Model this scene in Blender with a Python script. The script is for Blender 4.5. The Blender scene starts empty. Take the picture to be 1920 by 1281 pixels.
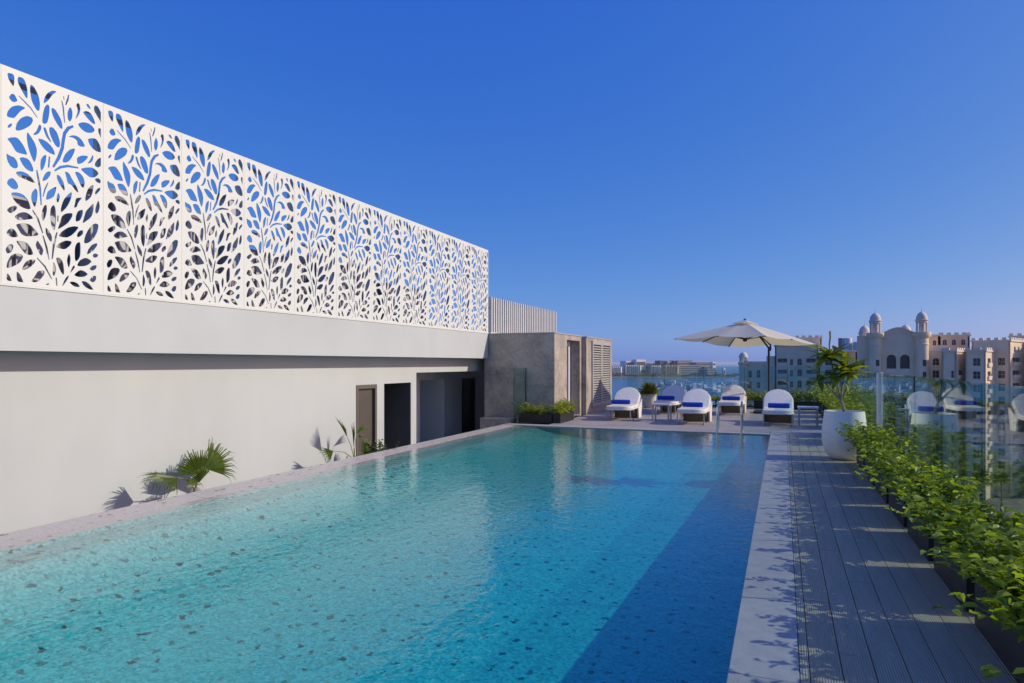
import bpy, bmesh, math, random
import numpy as np
from mathutils import Vector, Matrix
from mathutils.geometry import tessellate_polygon

R = math.radians
sc = bpy.context.scene
C = sc.collection
rng = np.random.default_rng(7)
random.seed(7)

# ------------------------------------------------------------------ camera, sky, sun, exposure
cd = bpy.data.cameras.new('camera')
cam = bpy.data.objects.new('camera', cd)
C.objects.link(cam)
cam.location = (0, 0, 1.6)
cam.rotation_euler = (R(90), 0, R(22.23))
cd.sensor_width = 36
cd.lens = 36 * 1243 / 1920
cd.shift_y = 40.5 / 1920
cd.clip_start = 0.05
cd.clip_end = 80000
sc.camera = cam

SUN = Vector((1.0, 0.28, 0.57)).normalized()
w = bpy.data.worlds.new('World')
sc.world = w
w.use_nodes = True
wn, wl = w.node_tree.nodes, w.node_tree.links
bg = wn['Background']
sky = wn.new('ShaderNodeTexSky')
sky.sky_type = 'NISHITA'
sky.sun_disc = False
sky.sun_elevation = math.asin(SUN.z)
sky.sun_rotation = math.atan2(SUN.x, SUN.y)
sky.altitude = 0
sky.air_density = 0.5
sky.dust_density = 1.1
sky.ozone_density = 3.0
# grade of the whole sky, channel by channel: out = 10 * gain * (sky / 10) ** power
sp_ = wn.new('ShaderNodeSeparateColor')
cb_ = wn.new('ShaderNodeCombineColor')
wl.new(sky.outputs[0], sp_.inputs[0])
for ch, (gain, power) in enumerate(((1.28, 1.27), (.77, .72), (.80, .18))):
    m1 = wn.new('ShaderNodeMath'); m1.operation = 'MULTIPLY'; m1.inputs[1].default_value = .1
    m2 = wn.new('ShaderNodeMath'); m2.operation = 'POWER'; m2.inputs[1].default_value = power
    m3 = wn.new('ShaderNodeMath'); m3.operation = 'MULTIPLY'; m3.inputs[1].default_value = 10 * gain
    wl.new(sp_.outputs[ch], m1.inputs[0]); wl.new(m1.outputs[0], m2.inputs[0]); wl.new(m2.outputs[0], m3.inputs[0])
    wl.new(m3.outputs[0], cb_.inputs[ch])
wl.new(cb_.outputs[0], bg.inputs['Color'])
bg.inputs['Strength'].default_value = 0.1

sl = bpy.data.lights.new('sun', 'SUN')
sl.energy = 3.3
sl.angle = R(0.53)
sl.color = (1.0, 0.935, 0.785)
sun = bpy.data.objects.new('sun', sl)
C.objects.link(sun)
sun.rotation_euler = SUN.to_track_quat('Z', 'Y').to_euler()
sun.location = (30, 10, 30)

sc.view_settings.view_transform = 'Standard'
sc.view_settings.look = 'None'
sc.view_settings.exposure = 0.0
sc.view_settings.gamma = 1.0
sc.view_settings.use_curve_mapping = False
sc.cycles.transparent_max_bounces = 40
sc.cycles.max_bounces = 8
sc.cycles.caustics_reflective = False
sc.cycles.caustics_refractive = False

# ------------------------------------------------------------------ materials
M = {}

def _new(name):
    m = bpy.data.materials.new(name)
    m.use_nodes = True
    return m, m.node_tree.nodes, m.node_tree.links, m.node_tree.nodes['Principled BSDF']

def pm(name, col, rough=.6, var=.12, scale=4., metal=0., bump=0., bscale=60., spec=.5, detail=4., island=0., objvar=0.):
    """plain procedural surface: noise colour variation, optional relief"""
    m, n, l, b = _new(name)
    b.inputs['Roughness'].default_value = rough
    b.inputs['Metallic'].default_value = metal
    b.inputs['Specular IOR Level'].default_value = spec
    tc = n.new('ShaderNodeTexCoord')
    nz = n.new('ShaderNodeTexNoise')
    nz.inputs['Scale'].default_value = scale
    nz.inputs['Detail'].default_value = detail
    l.new(tc.outputs['Object'], nz.inputs['Vector'])
    rp = n.new('ShaderNodeMapRange')
    rp.inputs['From Min'].default_value = .3
    rp.inputs['From Max'].default_value = .7
    rp.inputs['To Min'].default_value = 1 - var
    rp.inputs['To Max'].default_value = 1 + var
    l.new(nz.outputs['Fac'], rp.inputs['Value'])
    fac = rp.outputs[0]
    if island or objvar:
        src = n.new('ShaderNodeNewGeometry').outputs['Random Per Island'] if island else n.new('ShaderNodeObjectInfo').outputs['Random']
        a = island or objvar
        r2 = n.new('ShaderNodeMapRange')
        r2.inputs['To Min'].default_value = 1 - a
        r2.inputs['To Max'].default_value = 1 + a
        l.new(src, r2.inputs['Value'])
        mu = n.new('ShaderNodeMath'); mu.operation = 'MULTIPLY'
        l.new(fac, mu.inputs[0]); l.new(r2.outputs[0], mu.inputs[1])
        fac = mu.outputs[0]
    vm = n.new('ShaderNodeVectorMath'); vm.operation = 'SCALE'
    vm.inputs[0].default_value = col
    l.new(fac, vm.inputs['Scale'])
    l.new(vm.outputs[0], b.inputs['Base Color'])
    if bump:
        n2 = n.new('ShaderNodeTexNoise'); n2.inputs['Scale'].default_value = bscale; n2.inputs['Detail'].default_value = 5
        l.new(tc.outputs['Object'], n2.inputs['Vector'])
        bp = n.new('ShaderNodeBump'); bp.inputs['Strength'].default_value = bump; bp.inputs['Distance'].default_value = .01
        l.new(n2.outputs['Fac'], bp.inputs['Height']); l.new(bp.outputs[0], b.inputs['Normal'])
    M[name] = m
    return m

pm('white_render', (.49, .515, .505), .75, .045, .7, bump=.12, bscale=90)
pm('recess_brightened', (.84, .84, .84), .75, .03, 1.2)  # wall white raised here: colour stands in for light missing in the shaded recess
# faint rain streaks down the render
_m = M['white_render']; _n, _l = _m.node_tree.nodes, _m.node_tree.links
_tc = _n.new('ShaderNodeTexCoord'); _mp = _n.new('ShaderNodeMapping'); _mp.inputs['Scale'].default_value = (1, 1.6, .35)
_nz = _n.new('ShaderNodeTexNoise'); _nz.inputs['Scale'].default_value = 1.6; _nz.inputs['Detail'].default_value = 6
_l.new(_tc.outputs['Object'], _mp.inputs[0]); _l.new(_mp.outputs[0], _nz.inputs['Vector'])
_mr = _n.new('ShaderNodeMapRange'); _mr.inputs['From Min'].default_value = .35; _mr.inputs['From Max'].default_value = .65
_mr.inputs['To Min'].default_value = .992; _mr.inputs['To Max'].default_value = 1.02
_l.new(_nz.outputs['Fac'], _mr.inputs['Value'])
_b = _n['Principled BSDF']; _src = _b.inputs['Base Color'].links[0].from_socket
_sc = _n.new('ShaderNodeVectorMath'); _sc.operation = 'SCALE'
_l.new(_src, _sc.inputs[0]); _l.new(_mr.outputs[0], _sc.inputs['Scale']); _l.new(_sc.outputs[0], _b.inputs['Base Color'])
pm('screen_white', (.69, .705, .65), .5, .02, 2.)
pm('steel_frame', (.30, .28, .26), .5, .1)
pm('soffit', (.55, .53, .50), .8, .05)
pm('dark_plaster', (.10, .098, .095), .8, .08)
pm('door_brown', (.085, .07, .055), .55, .08, 3)
pm('door_frame', (.12, .105, .085), .5, .06, 3)
pm('black_metal', (.018, .018, .02), .45, .2)
pm('planter_black', (.014, .0135, .013), .55, .25, 8)
pm('soil', (.05, .035, .022), .95, .4, 25, bump=.8)
pm('slat_metal', (.60, .61, .59), .45, .04, objvar=.04)
pm('louvre', (.42, .40, .365), .5, .06, 3)
pm('white_frame', (.78, .78, .77), .4, .02)
pm('coping_stone', (.42, .375, .345), .7, .10, 9, bump=.25, bscale=120, objvar=.05)
pm('terrace_tile', (.36, .315, .28), .65, .12, 5, bump=.2, bscale=80, objvar=.09)
pm('slab', (.10, .10, .10), .9, .1)
pm('kerb_stone', (.34, .30, .26), .75, .2, 6, bump=.3)
pm('wicker', (.78, .73, .65), .6, .08, 70, bump=.9, bscale=110)
pm('wicker_dark', (.24, .19, .145), .7, .2, 60, bump=.8, bscale=110)
pm('cushion', (.82, .78, .68), .85, .14, 30, bump=.9, bscale=40)
pm('towel', (.008, .055, .42), .95, .18, 30, bump=.7, bscale=260)
pm('tube_grey', (.42, .40, .38), .4, .05, metal=.2)
pm('steel', (.75, .75, .74), .14, .02, metal=1.)
pm('table_top', (.50, .50, .52), .4, .05)
pm('pot_white', (.86, .82, .73), .45, .03, 5)
pm('pot_cream', (.62, .58, .50), .6, .06, 5)
pm('bark', (.27, .23, .18), .8, .2, 20, bump=.5)
pm('petiole', (.20, .22, .06), .6, .15, 10)
pm('parasol_pole', (.022, .02, .02), .4, .1)
pm('sandstone', (.84, .66, .45), .85, .08, .35)
pm('sandstone_trim', (.82, .68, .51), .85, .06, .4)
pm('dome_stone', (.74, .63, .51), .8, .07, .6)
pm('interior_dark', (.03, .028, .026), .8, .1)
pm('window_frame', (.45, .38, .30), .6, .05)
pm('tank_white', (.78, .78, .78), .5, .03)
pm('hotel_white', (.74, .72, .69), .8, .04, .05)
pm('hotel_tan', (.46, .37, .29), .8, .08, .05)
pm('hotel_grey', (.30, .30, .32), .8, .08, .05)
pm('hotel_dark', (.10, .085, .075), .8, .1, .05)
pm('island_land', (.10, .105, .06), .95, .3, .03)
pm('beach_sand', (.55, .47, .37), .95, .08, .05)
pm('ground', (.20, .18, .15), .95, .2, .05)
pm('boat_white', (.80, .80, .80), .35, .03)
pm('boat_dark', (.06, .07, .09), .3, .1)
pm('ac_metal', (.20, .195, .185), .55, .12, 3)
pm('ac_light', (.50, .48, .45), .5, .08, 3)
pm('concrete', (.33, .31, .29), .85, .12, 2)
pm('drain', (.30, .33, .33), .4, .1)

def leafmat(name, c1, c2, trans=.35, rough=.42):
    m, n, l, b = _new(name)
    g = n.new('ShaderNodeNewGeometry')
    cr = n.new('ShaderNodeValToRGB')
    cr.color_ramp.elements[0].color = (*c1, 1)
    cr.color_ramp.elements[1].color = (*c2, 1)
    oi = n.new('ShaderNodeObjectInfo')
    ad = n.new('ShaderNodeMath'); ad.operation = 'ADD'
    l.new(g.outputs['Random Per Island'], ad.inputs[0]); l.new(oi.outputs['Random'], ad.inputs[1])
    fr = n.new('ShaderNodeMath'); fr.operation = 'FRACT'
    l.new(ad.outputs[0], fr.inputs[0])
    l.new(fr.outputs[0], cr.inputs[0])
    l.new(cr.outputs[0], b.inputs['Base Color'])
    b.inputs['Roughness'].default_value = rough
    t = n.new('ShaderNodeBsdfTranslucent')
    vm = n.new('ShaderNodeVectorMath'); vm.operation = 'MULTIPLY'
    vm.inputs[1].default_value = (1.5, 1.5, .8)
    l.new(cr.outputs[0], vm.inputs[0]); l.new(vm.outputs[0], t.inputs['Color'])
    mx = n.new('ShaderNodeMixShader'); mx.inputs[0].default_value = trans
    l.new(b.outputs[0], mx.inputs[1]); l.new(t.outputs[0], mx.inputs[2])
    l.new(mx.outputs[0], n['Material Output'].inputs['Surface'])
    M[name] = m

leafmat('hedge_leaf', (.08, .14, .012), (.50, .52, .04), .48)
leafmat('plumeria_leaf', (.10, .16, .012), (.26, .31, .03), .45)
leafmat('palm_leaf', (.05, .085, .012), (.12, .17, .02), .3)
leafmat('spiky_leaf', (.16, .19, .015), (.36, .34, .03), .35)
leafmat('tree_leaf', (.03, .05, .012), (.07, .10, .02), .2)

def schlick(n, l, normal, r0):
    g = n.new('ShaderNodeNewGeometry')
    d = n.new('ShaderNodeVectorMath'); d.operation = 'DOT_PRODUCT'
    l.new(g.outputs['Incoming'], d.inputs[0])
    l.new(normal if normal else g.outputs['Normal'], d.inputs[1])
    a = n.new('ShaderNodeMath'); a.operation = 'ABSOLUTE'; l.new(d.outputs['Value'], a.inputs[0])
    s = n.new('ShaderNodeMath'); s.operation = 'SUBTRACT'; s.use_clamp = True
    s.inputs[0].default_value = 1; l.new(a.outputs[0], s.inputs[1])
    p = n.new('ShaderNodeMath'); p.operation = 'POWER'; p.inputs[1].default_value = 5; l.new(s.outputs[0], p.inputs[0])
    q = n.new('ShaderNodeMath'); q.operation = 'MULTIPLY_ADD'; q.use_clamp = True
    q.inputs[1].default_value = 1 - r0; q.inputs[2].default_value = r0; l.new(p.outputs[0], q.inputs[0])
    return q.outputs[0]

def glassmat(name, tint, r0=.05, rough=0.):
    m, n, l, b = _new(name)
    n.remove(b)
    tr = n.new('ShaderNodeBsdfTransparent'); tr.inputs[0].default_value = (*tint, 1)
    gl = n.new('ShaderNodeBsdfGlossy'); gl.inputs['Roughness'].default_value = rough
    gl.inputs['Color'].default_value = (.9, .95, .93, 1)
    mx = n.new('ShaderNodeMixShader')
    l.new(schlick(n, l, None, r0), mx.inputs[0]); l.new(tr.outputs[0], mx.inputs[1]); l.new(gl.outputs[0], mx.inputs[2])
    l.new(mx.outputs[0], n['Material Output'].inputs['Surface'])
    M[name] = m

glassmat('pane_glass', (.80, .915, .90))
glassmat('edge_glass', (.30, .52, .45), .08)
m, n, l, b = _new('dark_glass')
b.inputs['Base Color'].default_value = (.02, .025, .028, 1); b.inputs['Roughness'].default_value = .06
nz = n.new('ShaderNodeTexNoise'); nz.inputs['Scale'].default_value = .6
bp = n.new('ShaderNodeBump'); bp.inputs['Strength'].default_value = .03
l.new(nz.outputs['Fac'], bp.inputs['Height']); l.new(bp.outputs[0], b.inputs['Normal'])
M['dark_glass'] = m

# pool water: rippled surface with Fresnel reflection, absorbing volume below it
m, n, l, b = _new('pool_water')
n.remove(b)
tc = n.new('ShaderNodeTexCoord')
mp = n.new('ShaderNodeMapping'); mp.inputs['Scale'].default_value = (1.0, .75, 1)
l.new(tc.outputs['Object'], mp.inputs['Vector'])
n1 = n.new('ShaderNodeTexNoise'); n1.inputs['Scale'].default_value = 12; n1.inputs['Detail'].default_value = 3; n1.inputs['Distortion'].default_value = .6
n2 = n.new('ShaderNodeTexNoise'); n2.inputs['Scale'].default_value = 1.6; n2.inputs['Detail'].default_value = 2
l.new(mp.outputs[0], n1.inputs['Vector']); l.new(mp.outputs[0], n2.inputs['Vector'])
b1 = n.new('ShaderNodeBump'); b1.inputs['Strength'].default_value = 1; b1.inputs['Distance'].default_value = .0055
b2 = n.new('ShaderNodeBump'); b2.inputs['Strength'].default_value = 1; b2.inputs['Distance'].default_value = .008
l.new(n1.outputs['Fac'], b1.inputs['Height']); l.new(n2.outputs['Fac'], b2.inputs['Height'])
l.new(b2.outputs[0], b1.inputs['Normal'])
tr = n.new('ShaderNodeBsdfTransparent')
gl = n.new('ShaderNodeBsdfGlossy'); gl.inputs['Roughness'].default_value = .02
l.new(b1.outputs[0], gl.inputs['Normal'])
mx = n.new('ShaderNodeMixShader')
l.new(schlick(n, l, b1.outputs[0], .04), mx.inputs[0]); l.new(tr.outputs[0], mx.inputs[1]); l.new(gl.outputs[0], mx.inputs[2])
l.new(mx.outputs[0], n['Material Output'].inputs['Surface'])
va = n.new('ShaderNodeVolumeAbsorption'); va.inputs['Color'].default_value = (.04, .94, .97, 1); va.inputs['Density'].default_value = 1.0
vs_ = n.new('ShaderNodeVolumeScatter'); vs_.inputs['Color'].default_value = (.12, .85, 1.0, 1); vs_.inputs['Density'].default_value = .022
av = n.new('ShaderNodeAddShader'); l.new(va.outputs[0], av.inputs[0]); l.new(vs_.outputs[0], av.inputs[1])
l.new(av.outputs[0], n['Material Output'].inputs['Volume'])
M['pool_water'] = m

# printed glass mosaic: small chips with dark leaf-shaped flecks
def mosaic(name, c1, c2, fleck):
    m, n, l, b = _new(name)
    tc = n.new('ShaderNodeTexCoord')
    v = n.new('ShaderNodeTexVoronoi'); v.inputs['Scale'].default_value = 42; v.distance = 'CHEBYCHEV'
    l.new(tc.outputs['Object'], v.inputs['Vector'])
    sx = n.new('ShaderNodeSeparateColor'); l.new(v.outputs['Color'], sx.inputs[0])
    cr = n.new('ShaderNodeValToRGB')
    cr.color_ramp.elements[0].color = (*c1, 1); cr.color_ramp.elements[1].color = (*c2, 1)
    l.new(sx.outputs[0], cr.inputs[0])
    # flecks
    wz = n.new('ShaderNodeTexNoise'); wz.inputs['Scale'].default_value = 24; wz.inputs['Detail'].default_value = 3
    l.new(tc.outputs['Object'], wz.inputs['Vector'])
    wm = n.new('ShaderNodeVectorMath'); wm.operation = 'MULTIPLY_ADD'
    wm.inputs[1].default_value = (.11, .11, .0)
    l.new(wz.outputs['Color'], wm.inputs[0]); l.new(tc.outputs['Object'], wm.inputs[2])
    fv = n.new('ShaderNodeTexVoronoi'); fv.inputs['Scale'].default_value = 7.2; fv.voronoi_dimensions = '2D'
    l.new(wm.outputs[0], fv.inputs['Vector'])
    fs = n.new('ShaderNodeSeparateColor'); l.new(fv.outputs['Color'], fs.inputs[0])
    th = n.new('ShaderNodeMapRange'); th.inputs['From Min'].default_value = .2; th.inputs['To Min'].default_value = .0; th.inputs['To Max'].default_value = .23
    l.new(fs.outputs[0], th.inputs['Value'])
    lt = n.new('ShaderNodeMath'); lt.operation = 'LESS_THAN'
    l.new(fv.outputs['Distance'], lt.inputs[0]); l.new(th.outputs[0], lt.inputs[1])
    op = n.new('ShaderNodeMath'); op.operation = 'MULTIPLY'
    om = n.new('ShaderNodeMapRange'); om.inputs['To Min'].default_value = .45; om.inputs['To Max'].default_value = 1
    l.new(fs.outputs[1], om.inputs['Value'])
    l.new(lt.outputs[0], op.inputs[0]); l.new(om.outputs[0], op.inputs[1])
    mc = n.new('ShaderNodeMix'); mc.data_type = 'RGBA'
    l.new(op.outputs[0], mc.inputs['Factor']); l.new(cr.outputs[0], mc.inputs['A'])
    mc.inputs['B'].default_value = (*fleck, 1)
    l.new(mc.outputs['Result'], b.inputs['Base Color'])
    b.inputs['Roughness'].default_value = .35
    M[name] = m

mosaic('pool_mosaic', (.12, .30, .29), (.33, .56, .50), (.010, .010, .013))
mosaic('weir_mosaic', (.46, .42, .39), (.57, .53, .49), (.09, .08, .08))

# ribbed composite deck board
m, n, l, b = _new('deck_board')
tc = n.new('ShaderNodeTexCoord')
oi = n.new('ShaderNodeObjectInfo')
nz = n.new('ShaderNodeTexNoise'); nz.inputs['Scale'].default_value = 3; nz.inputs['Detail'].default_value = 6
mp = n.new('ShaderNodeMapping'); mp.inputs['Scale'].default_value = (6, .6, 1)
l.new(tc.outputs['Object'], mp.inputs[0]); l.new(mp.outputs[0], nz.inputs['Vector'])
ad = n.new('ShaderNodeMath'); ad.operation = 'MULTIPLY_ADD'; ad.inputs[1].default_value = .3
l.new(oi.outputs['Random'], ad.inputs[0]); l.new(nz.outputs['Fac'], ad.inputs[2])
cr = n.new('ShaderNodeValToRGB')
cr.color_ramp.elements[0].color = (.32, .265, .175, 1); cr.color_ramp.elements[0].position = .3
cr.color_ramp.elements[1].color = (.47, .395, .27, 1); cr.color_ramp.elements[1].position = 1.
l.new(ad.outputs[0], cr.inputs[0]); l.new(cr.outputs[0], b.inputs['Base Color'])
b.inputs['Roughness'].default_value = .6
wv = n.new('ShaderNodeTexWave'); wv.wave_type = 'BANDS'; wv.bands_direction = 'X'; wv.inputs['Scale'].default_value = 24; wv.inputs['Distortion'].default_value = 0
l.new(tc.outputs['Object'], wv.inputs['Vector'])
bp = n.new('ShaderNodeBump'); bp.inputs['Strength'].default_value = .8; bp.inputs['Distance'].default_value = .003
l.new(wv.outputs['Fac'], bp.inputs['Height']); l.new(bp.outputs[0], b.inputs['Normal'])
M['deck_board'] = m

# mottled stone cladding
m, n, l, b = _new('stone_cladding')
tc = n.new('ShaderNodeTexCoord')
a1 = n.new('ShaderNodeTexNoise'); a1.inputs['Scale'].default_value = 1.7; a1.inputs['Detail'].default_value = 8; a1.inputs['Roughness'].default_value = .65
a2 = n.new('ShaderNodeTexNoise'); a2.inputs['Scale'].default_value = 14; a2.inputs['Detail'].default_value = 6
for x in (a1, a2): l.new(tc.outputs['Object'], x.inputs['Vector'])
ad = n.new('ShaderNodeMath'); ad.operation = 'MULTIPLY_ADD'; ad.inputs[1].default_value = .45
l.new(a2.outputs['Fac'], ad.inputs[0]); l.new(a1.outputs['Fac'], ad.inputs[2])
cr = n.new('ShaderNodeValToRGB')
e = cr.color_ramp.elements
e[0].position = .48; e[0].color = (.22, .18, .14, 1)
e[1].position = .98; e[1].color = (.52, .47, .41, 1)
x = e.new(.68); x.color = (.36, .315, .265, 1)
x = e.new(.78); x.color = (.44, .36, .28, 1)
l.new(ad.outputs[0], cr.inputs[0]); l.new(cr.outputs[0], b.inputs['Base Color'])
b.inputs['Roughness'].default_value = .6
bp = n.new('ShaderNodeBump'); bp.inputs['Strength'].default_value = .25; bp.inputs['Distance'].default_value = .01
l.new(a2.outputs['Fac'], bp.inputs['Height']); l.new(bp.outputs[0], b.inputs['Normal'])
M['stone_cladding'] = m

# parasol cloth: lets some sun through
m, n, l, b = _new('canopy_cloth')
b.inputs['Base Color'].default_value = (.86, .82, .68, 1); b.inputs['Roughness'].default_value = .9
nz = n.new('ShaderNodeTexNoise'); nz.inputs['Scale'].default_value = 3
bp = n.new('ShaderNodeBump'); bp.inputs['Strength'].default_value = .25; bp.inputs['Distance'].default_value = .03
l.new(nz.outputs['Fac'], bp.inputs['Height']); l.new(bp.outputs[0], b.inputs['Normal'])
t = n.new('ShaderNodeBsdfTranslucent'); t.inputs['Color'].default_value = (.80, .70, .40, 1)
mx = n.new('ShaderNodeMixShader'); mx.inputs[0].default_value = .36
l.new(b.outputs[0], mx.inputs[1]); l.new(t.outputs[0], mx.inputs[2]); l.new(mx.outputs[0], n['Material Output'].inputs['Surface'])
M['canopy_cloth'] = m

# sea
m, n, l, b = _new('sea_water')
b.inputs['Base Color'].default_value = (.012, .10, .17, 1); b.inputs['Roughness'].default_value = .22; b.inputs['IOR'].default_value = 1.33
b.inputs['Specular IOR Level'].default_value = .35
tc = n.new('ShaderNodeTexCoord')
nz = n.new('ShaderNodeTexNoise'); nz.inputs['Scale'].default_value = .25; nz.inputs['Detail'].default_value = 4
l.new(tc.outputs['Object'], nz.inputs['Vector'])
bp = n.new('ShaderNodeBump'); bp.inputs['Strength'].default_value = 1; bp.inputs['Distance'].default_value = .9
l.new(nz.outputs['Fac'], bp.inputs['Height']); l.new(bp.outputs[0], b.inputs['Normal'])
M['sea_water'] = m

# ------------------------------------------------------------------ geometry helpers
def link(name, me, mat, parent=None, smooth=False):
    if mat and not me.materials:
        me.materials.append(M[mat])
    if smooth:
        me.polygons.foreach_set('use_smooth', [True] * len(me.polygons))
    o = bpy.data.objects.new(name, me)
    C.objects.link(o)
    if parent is not None:
        o.parent = parent
    return o

def wpos(o):
    v = Vector((0, 0, 0))
    while o is not None:
        v += o.location
        o = o.parent
    return v

class MB:
    """collects boxes, bars, tubes, lathes into one mesh"""
    def __init__(s):
        s.v = []; s.f = []
    def add(s, vs, fs):
        o = len(s.v)
        s.v += [tuple(x) for x in vs]
        s.f += [tuple(i + o for i in f) for f in fs]
        return s
    def box(s, x0, x1, y0, y1, z0, z1):
        return s.add([(x0, y0, z0), (x1, y0, z0), (x1, y1, z0), (x0, y1, z0), (x0, y0, z1), (x1, y0, z1), (x1, y1, z1), (x0, y1, z1)],
                     [(0, 3, 2, 1), (4, 5, 6, 7), (0, 1, 5, 4), (1, 2, 6, 5), (2, 3, 7, 6), (3, 0, 4, 7)])
    def bar(s, p, q, a, b2=None, up=(0, 0, 1)):
        """rectangular bar from p to q"""
        b2 = b2 or a
        p, q = Vector(p), Vector(q)
        d = (q - p).normalized(); u = Vector(up)
        if abs(d.dot(u)) > .95: u = Vector((0, 1, 0))
        x = d.cross(u).normalized(); y = x.cross(d)
        vs = []
        for c in (p, q):
            for sx, sy in ((-1, -1), (1, -1), (1, 1), (-1, 1)):
                vs.append(c + x * sx * a / 2 + y * sy * b2 / 2)
        return s.add(vs, [(3, 2, 1, 0), (4, 5, 6, 7), (0, 1, 5, 4), (1, 2, 6, 5), (2, 3, 7, 6), (3, 0, 4, 7)])
    def tube(s, pts, r, n=8, r2=None, cap=True):
        pts = [Vector(p) for p in pts]
        N = len(pts); rings = []
        for i, p in enumerate(pts):
            d = (pts[min(i + 1, N - 1)] - pts[max(i - 1, 0)]).normalized()
            u = Vector((0, 0, 1)) if abs(d.z) < .9 else Vector((0, 1, 0))
            x = d.cross(u).normalized(); y = x.cross(d)
            rr = r if r2 is None else r + (r2 - r) * i / (N - 1)
            rings.append([p + x * math.cos(2 * math.pi * k / n) * rr + y * math.sin(2 * math.pi * k / n) * rr for k in range(n)])
        vs = [v for g in rings for v in g]
        fs = [(i * n + k, i * n + (k + 1) % n, (i + 1) * n + (k + 1) % n, (i + 1) * n + k) for i in range(N - 1) for k in range(n)]
        if cap:
            fs += [tuple(reversed(range(n))), tuple(range((N - 1) * n, N * n))]
        return s.add(vs, fs)
    def lathe(s, prof, n=24, c=(0, 0)):
        vs = [(c[0] + r * math.cos(2 * math.pi * k / n), c[1] + r * math.sin(2 * math.pi * k / n), z) for r, z in prof for k in range(n)]
        fs = [(i * n + k, i * n + (k + 1) % n, (i + 1) * n + (k + 1) % n, (i + 1) * n + k) for i in range(len(prof) - 1) for k in range(n)]
        if prof[0][0] > 1e-4: fs.append(tuple(reversed(range(n))))
        if prof[-1][0] > 1e-4: fs.append(tuple(range((len(prof) - 1) * n, len(prof) * n)))
        return s.add(vs, fs)
    def build(s, name, mat, parent=None, world=False, smooth=False, bevel=0.):
        me = bpy.data.meshes.new(name)
        me.from_pydata(s.v, [], s.f)
        bm = bmesh.new(); bm.from_mesh(me)
        bmesh.ops.recalc_face_normals(bm, faces=bm.faces)
        if bevel:
            bmesh.ops.bevel(bm, geom=list(bm.edges), offset=bevel, segments=2, profile=.6, affect='EDGES')
        bm.to_mesh(me); bm.free()
        o = link(name, me, mat, parent, smooth)
        if smooth == 'auto':
            me.set_sharp_from_angle(angle=R(40))
        if world and parent is not None:
            o.location = -wpos(parent)
        return o

def box(name, b, mat, parent=None, world=True, bevel=0.):
    return MB().box(*b).build(name, mat, parent, world, bevel=bevel)

def sheet_mb(outer, holes, fn, th):
    """flat plate with cut-outs; fn(u, v, d) gives the 3-D point, d runs 0..th"""
    loops = [outer] + holes
    tri = tessellate_polygon([[Vector((u, v, 0)) for u, v in lp] for lp in loops])
    pts = [p for lp in loops for p in lp]
    N = len(pts)
    vs = [fn(u, v, 0) for u, v in pts] + [fn(u, v, th) for u, v in pts]
    fs = [tuple(t) for t in tri] + [tuple(i + N for i in reversed(t)) for t in tri]
    o = 0
    for lp in loops:
        k = len(lp)
        fs += [(o + i, o + (i + 1) % k, o + (i + 1) % k + N, o + i + N) for i in range(k)]
        o += k
    return MB().add(vs, fs)

def rect(u0, u1, v0, v1):
    return [(u0, v0), (u1, v0), (u1, v1), (u0, v1)]

def arch(u0, u1, v0, v1, k=10):
    r = (u1 - u0) / 2; c = (u0 + u1) / 2
    return [(u0, v0), (u1, v0)] + [(c + r * math.cos(math.pi * i / k), v1 - r + r * math.sin(math.pi * i / k) * 1.0) for i in range(k + 1)]

def tag(o, label=None, cat=None, group=None, kind=None):
    if label: o['label'] = label
    if cat: o['category'] = cat
    if group: o['group'] = group
    if kind: o['kind'] = kind
    return o

def thing(name, label, cat, loc=(0, 0, 0), rz=0., group=None):
    o = bpy.data.objects.new(name, None)
    o.empty_display_size = .1
    C.objects.link(o)
    o.location = loc; o.rotation_euler = (0, 0, rz)
    return tag(o, label, cat, group)

def copy_tree(o, parent=None):
    c = o.copy(); C.objects.link(c); c.parent = parent
    for ch in list(o.children):
        copy_tree(ch, c)
    return c

def dup(proto, loc, rz, label, group=None):
    c = copy_tree(proto)
    c.location = loc; c.rotation_euler = (0, 0, rz); c['label'] = label
    if group: c['group'] = group
    return c

# ------------------------------------------------------------------ the setting: terrace, pool, sea
GZ = -30.0
tag(MB().add([(-40000, -3000, GZ), (40000, -3000, GZ), (40000, 40000, GZ), (-40000, 40000, GZ)], [(0, 1, 2, 3)]).build('sea', 'sea_water'), kind='structure')
tag(MB().box(-16, 130, -60, 152, GZ - 1, GZ + .6).build('ground', 'ground'), kind='structure')
tag(MB().box(-26, 160, 152.01, 330, GZ - 1, GZ + .61).build('quayside_ground', 'ground'), kind='structure')

# the roof the terrace lies on
tag(MB().box(-15, 1.72, -12, 26, GZ + .62, -1.02).build('building_body', 'concrete'), kind='structure')

PX0, PX1, PY1 = -6.25, -.25, 15.92      # pool: weir waterline, right edge, far edge
NEAR = -6.0
FLOOR = -.72
basin = tag(MB().add([
    (-6.77, NEAR, 0), (-6.77, PY1 + .25, 0), (PX0, PY1 + .25, -.022), (PX0, NEAR, -.022)],
    [(0, 1, 2, 3)]).add([(-6.77, NEAR, -1.0), (-6.77, PY1 + .25, -1.0), (-6.77, PY1 + .25, 0), (-6.77, NEAR, 0)], [(0, 1, 2, 3)]
    ).build('pool_weir', 'weir_mosaic'), kind='structure')
pb = MB()
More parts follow.
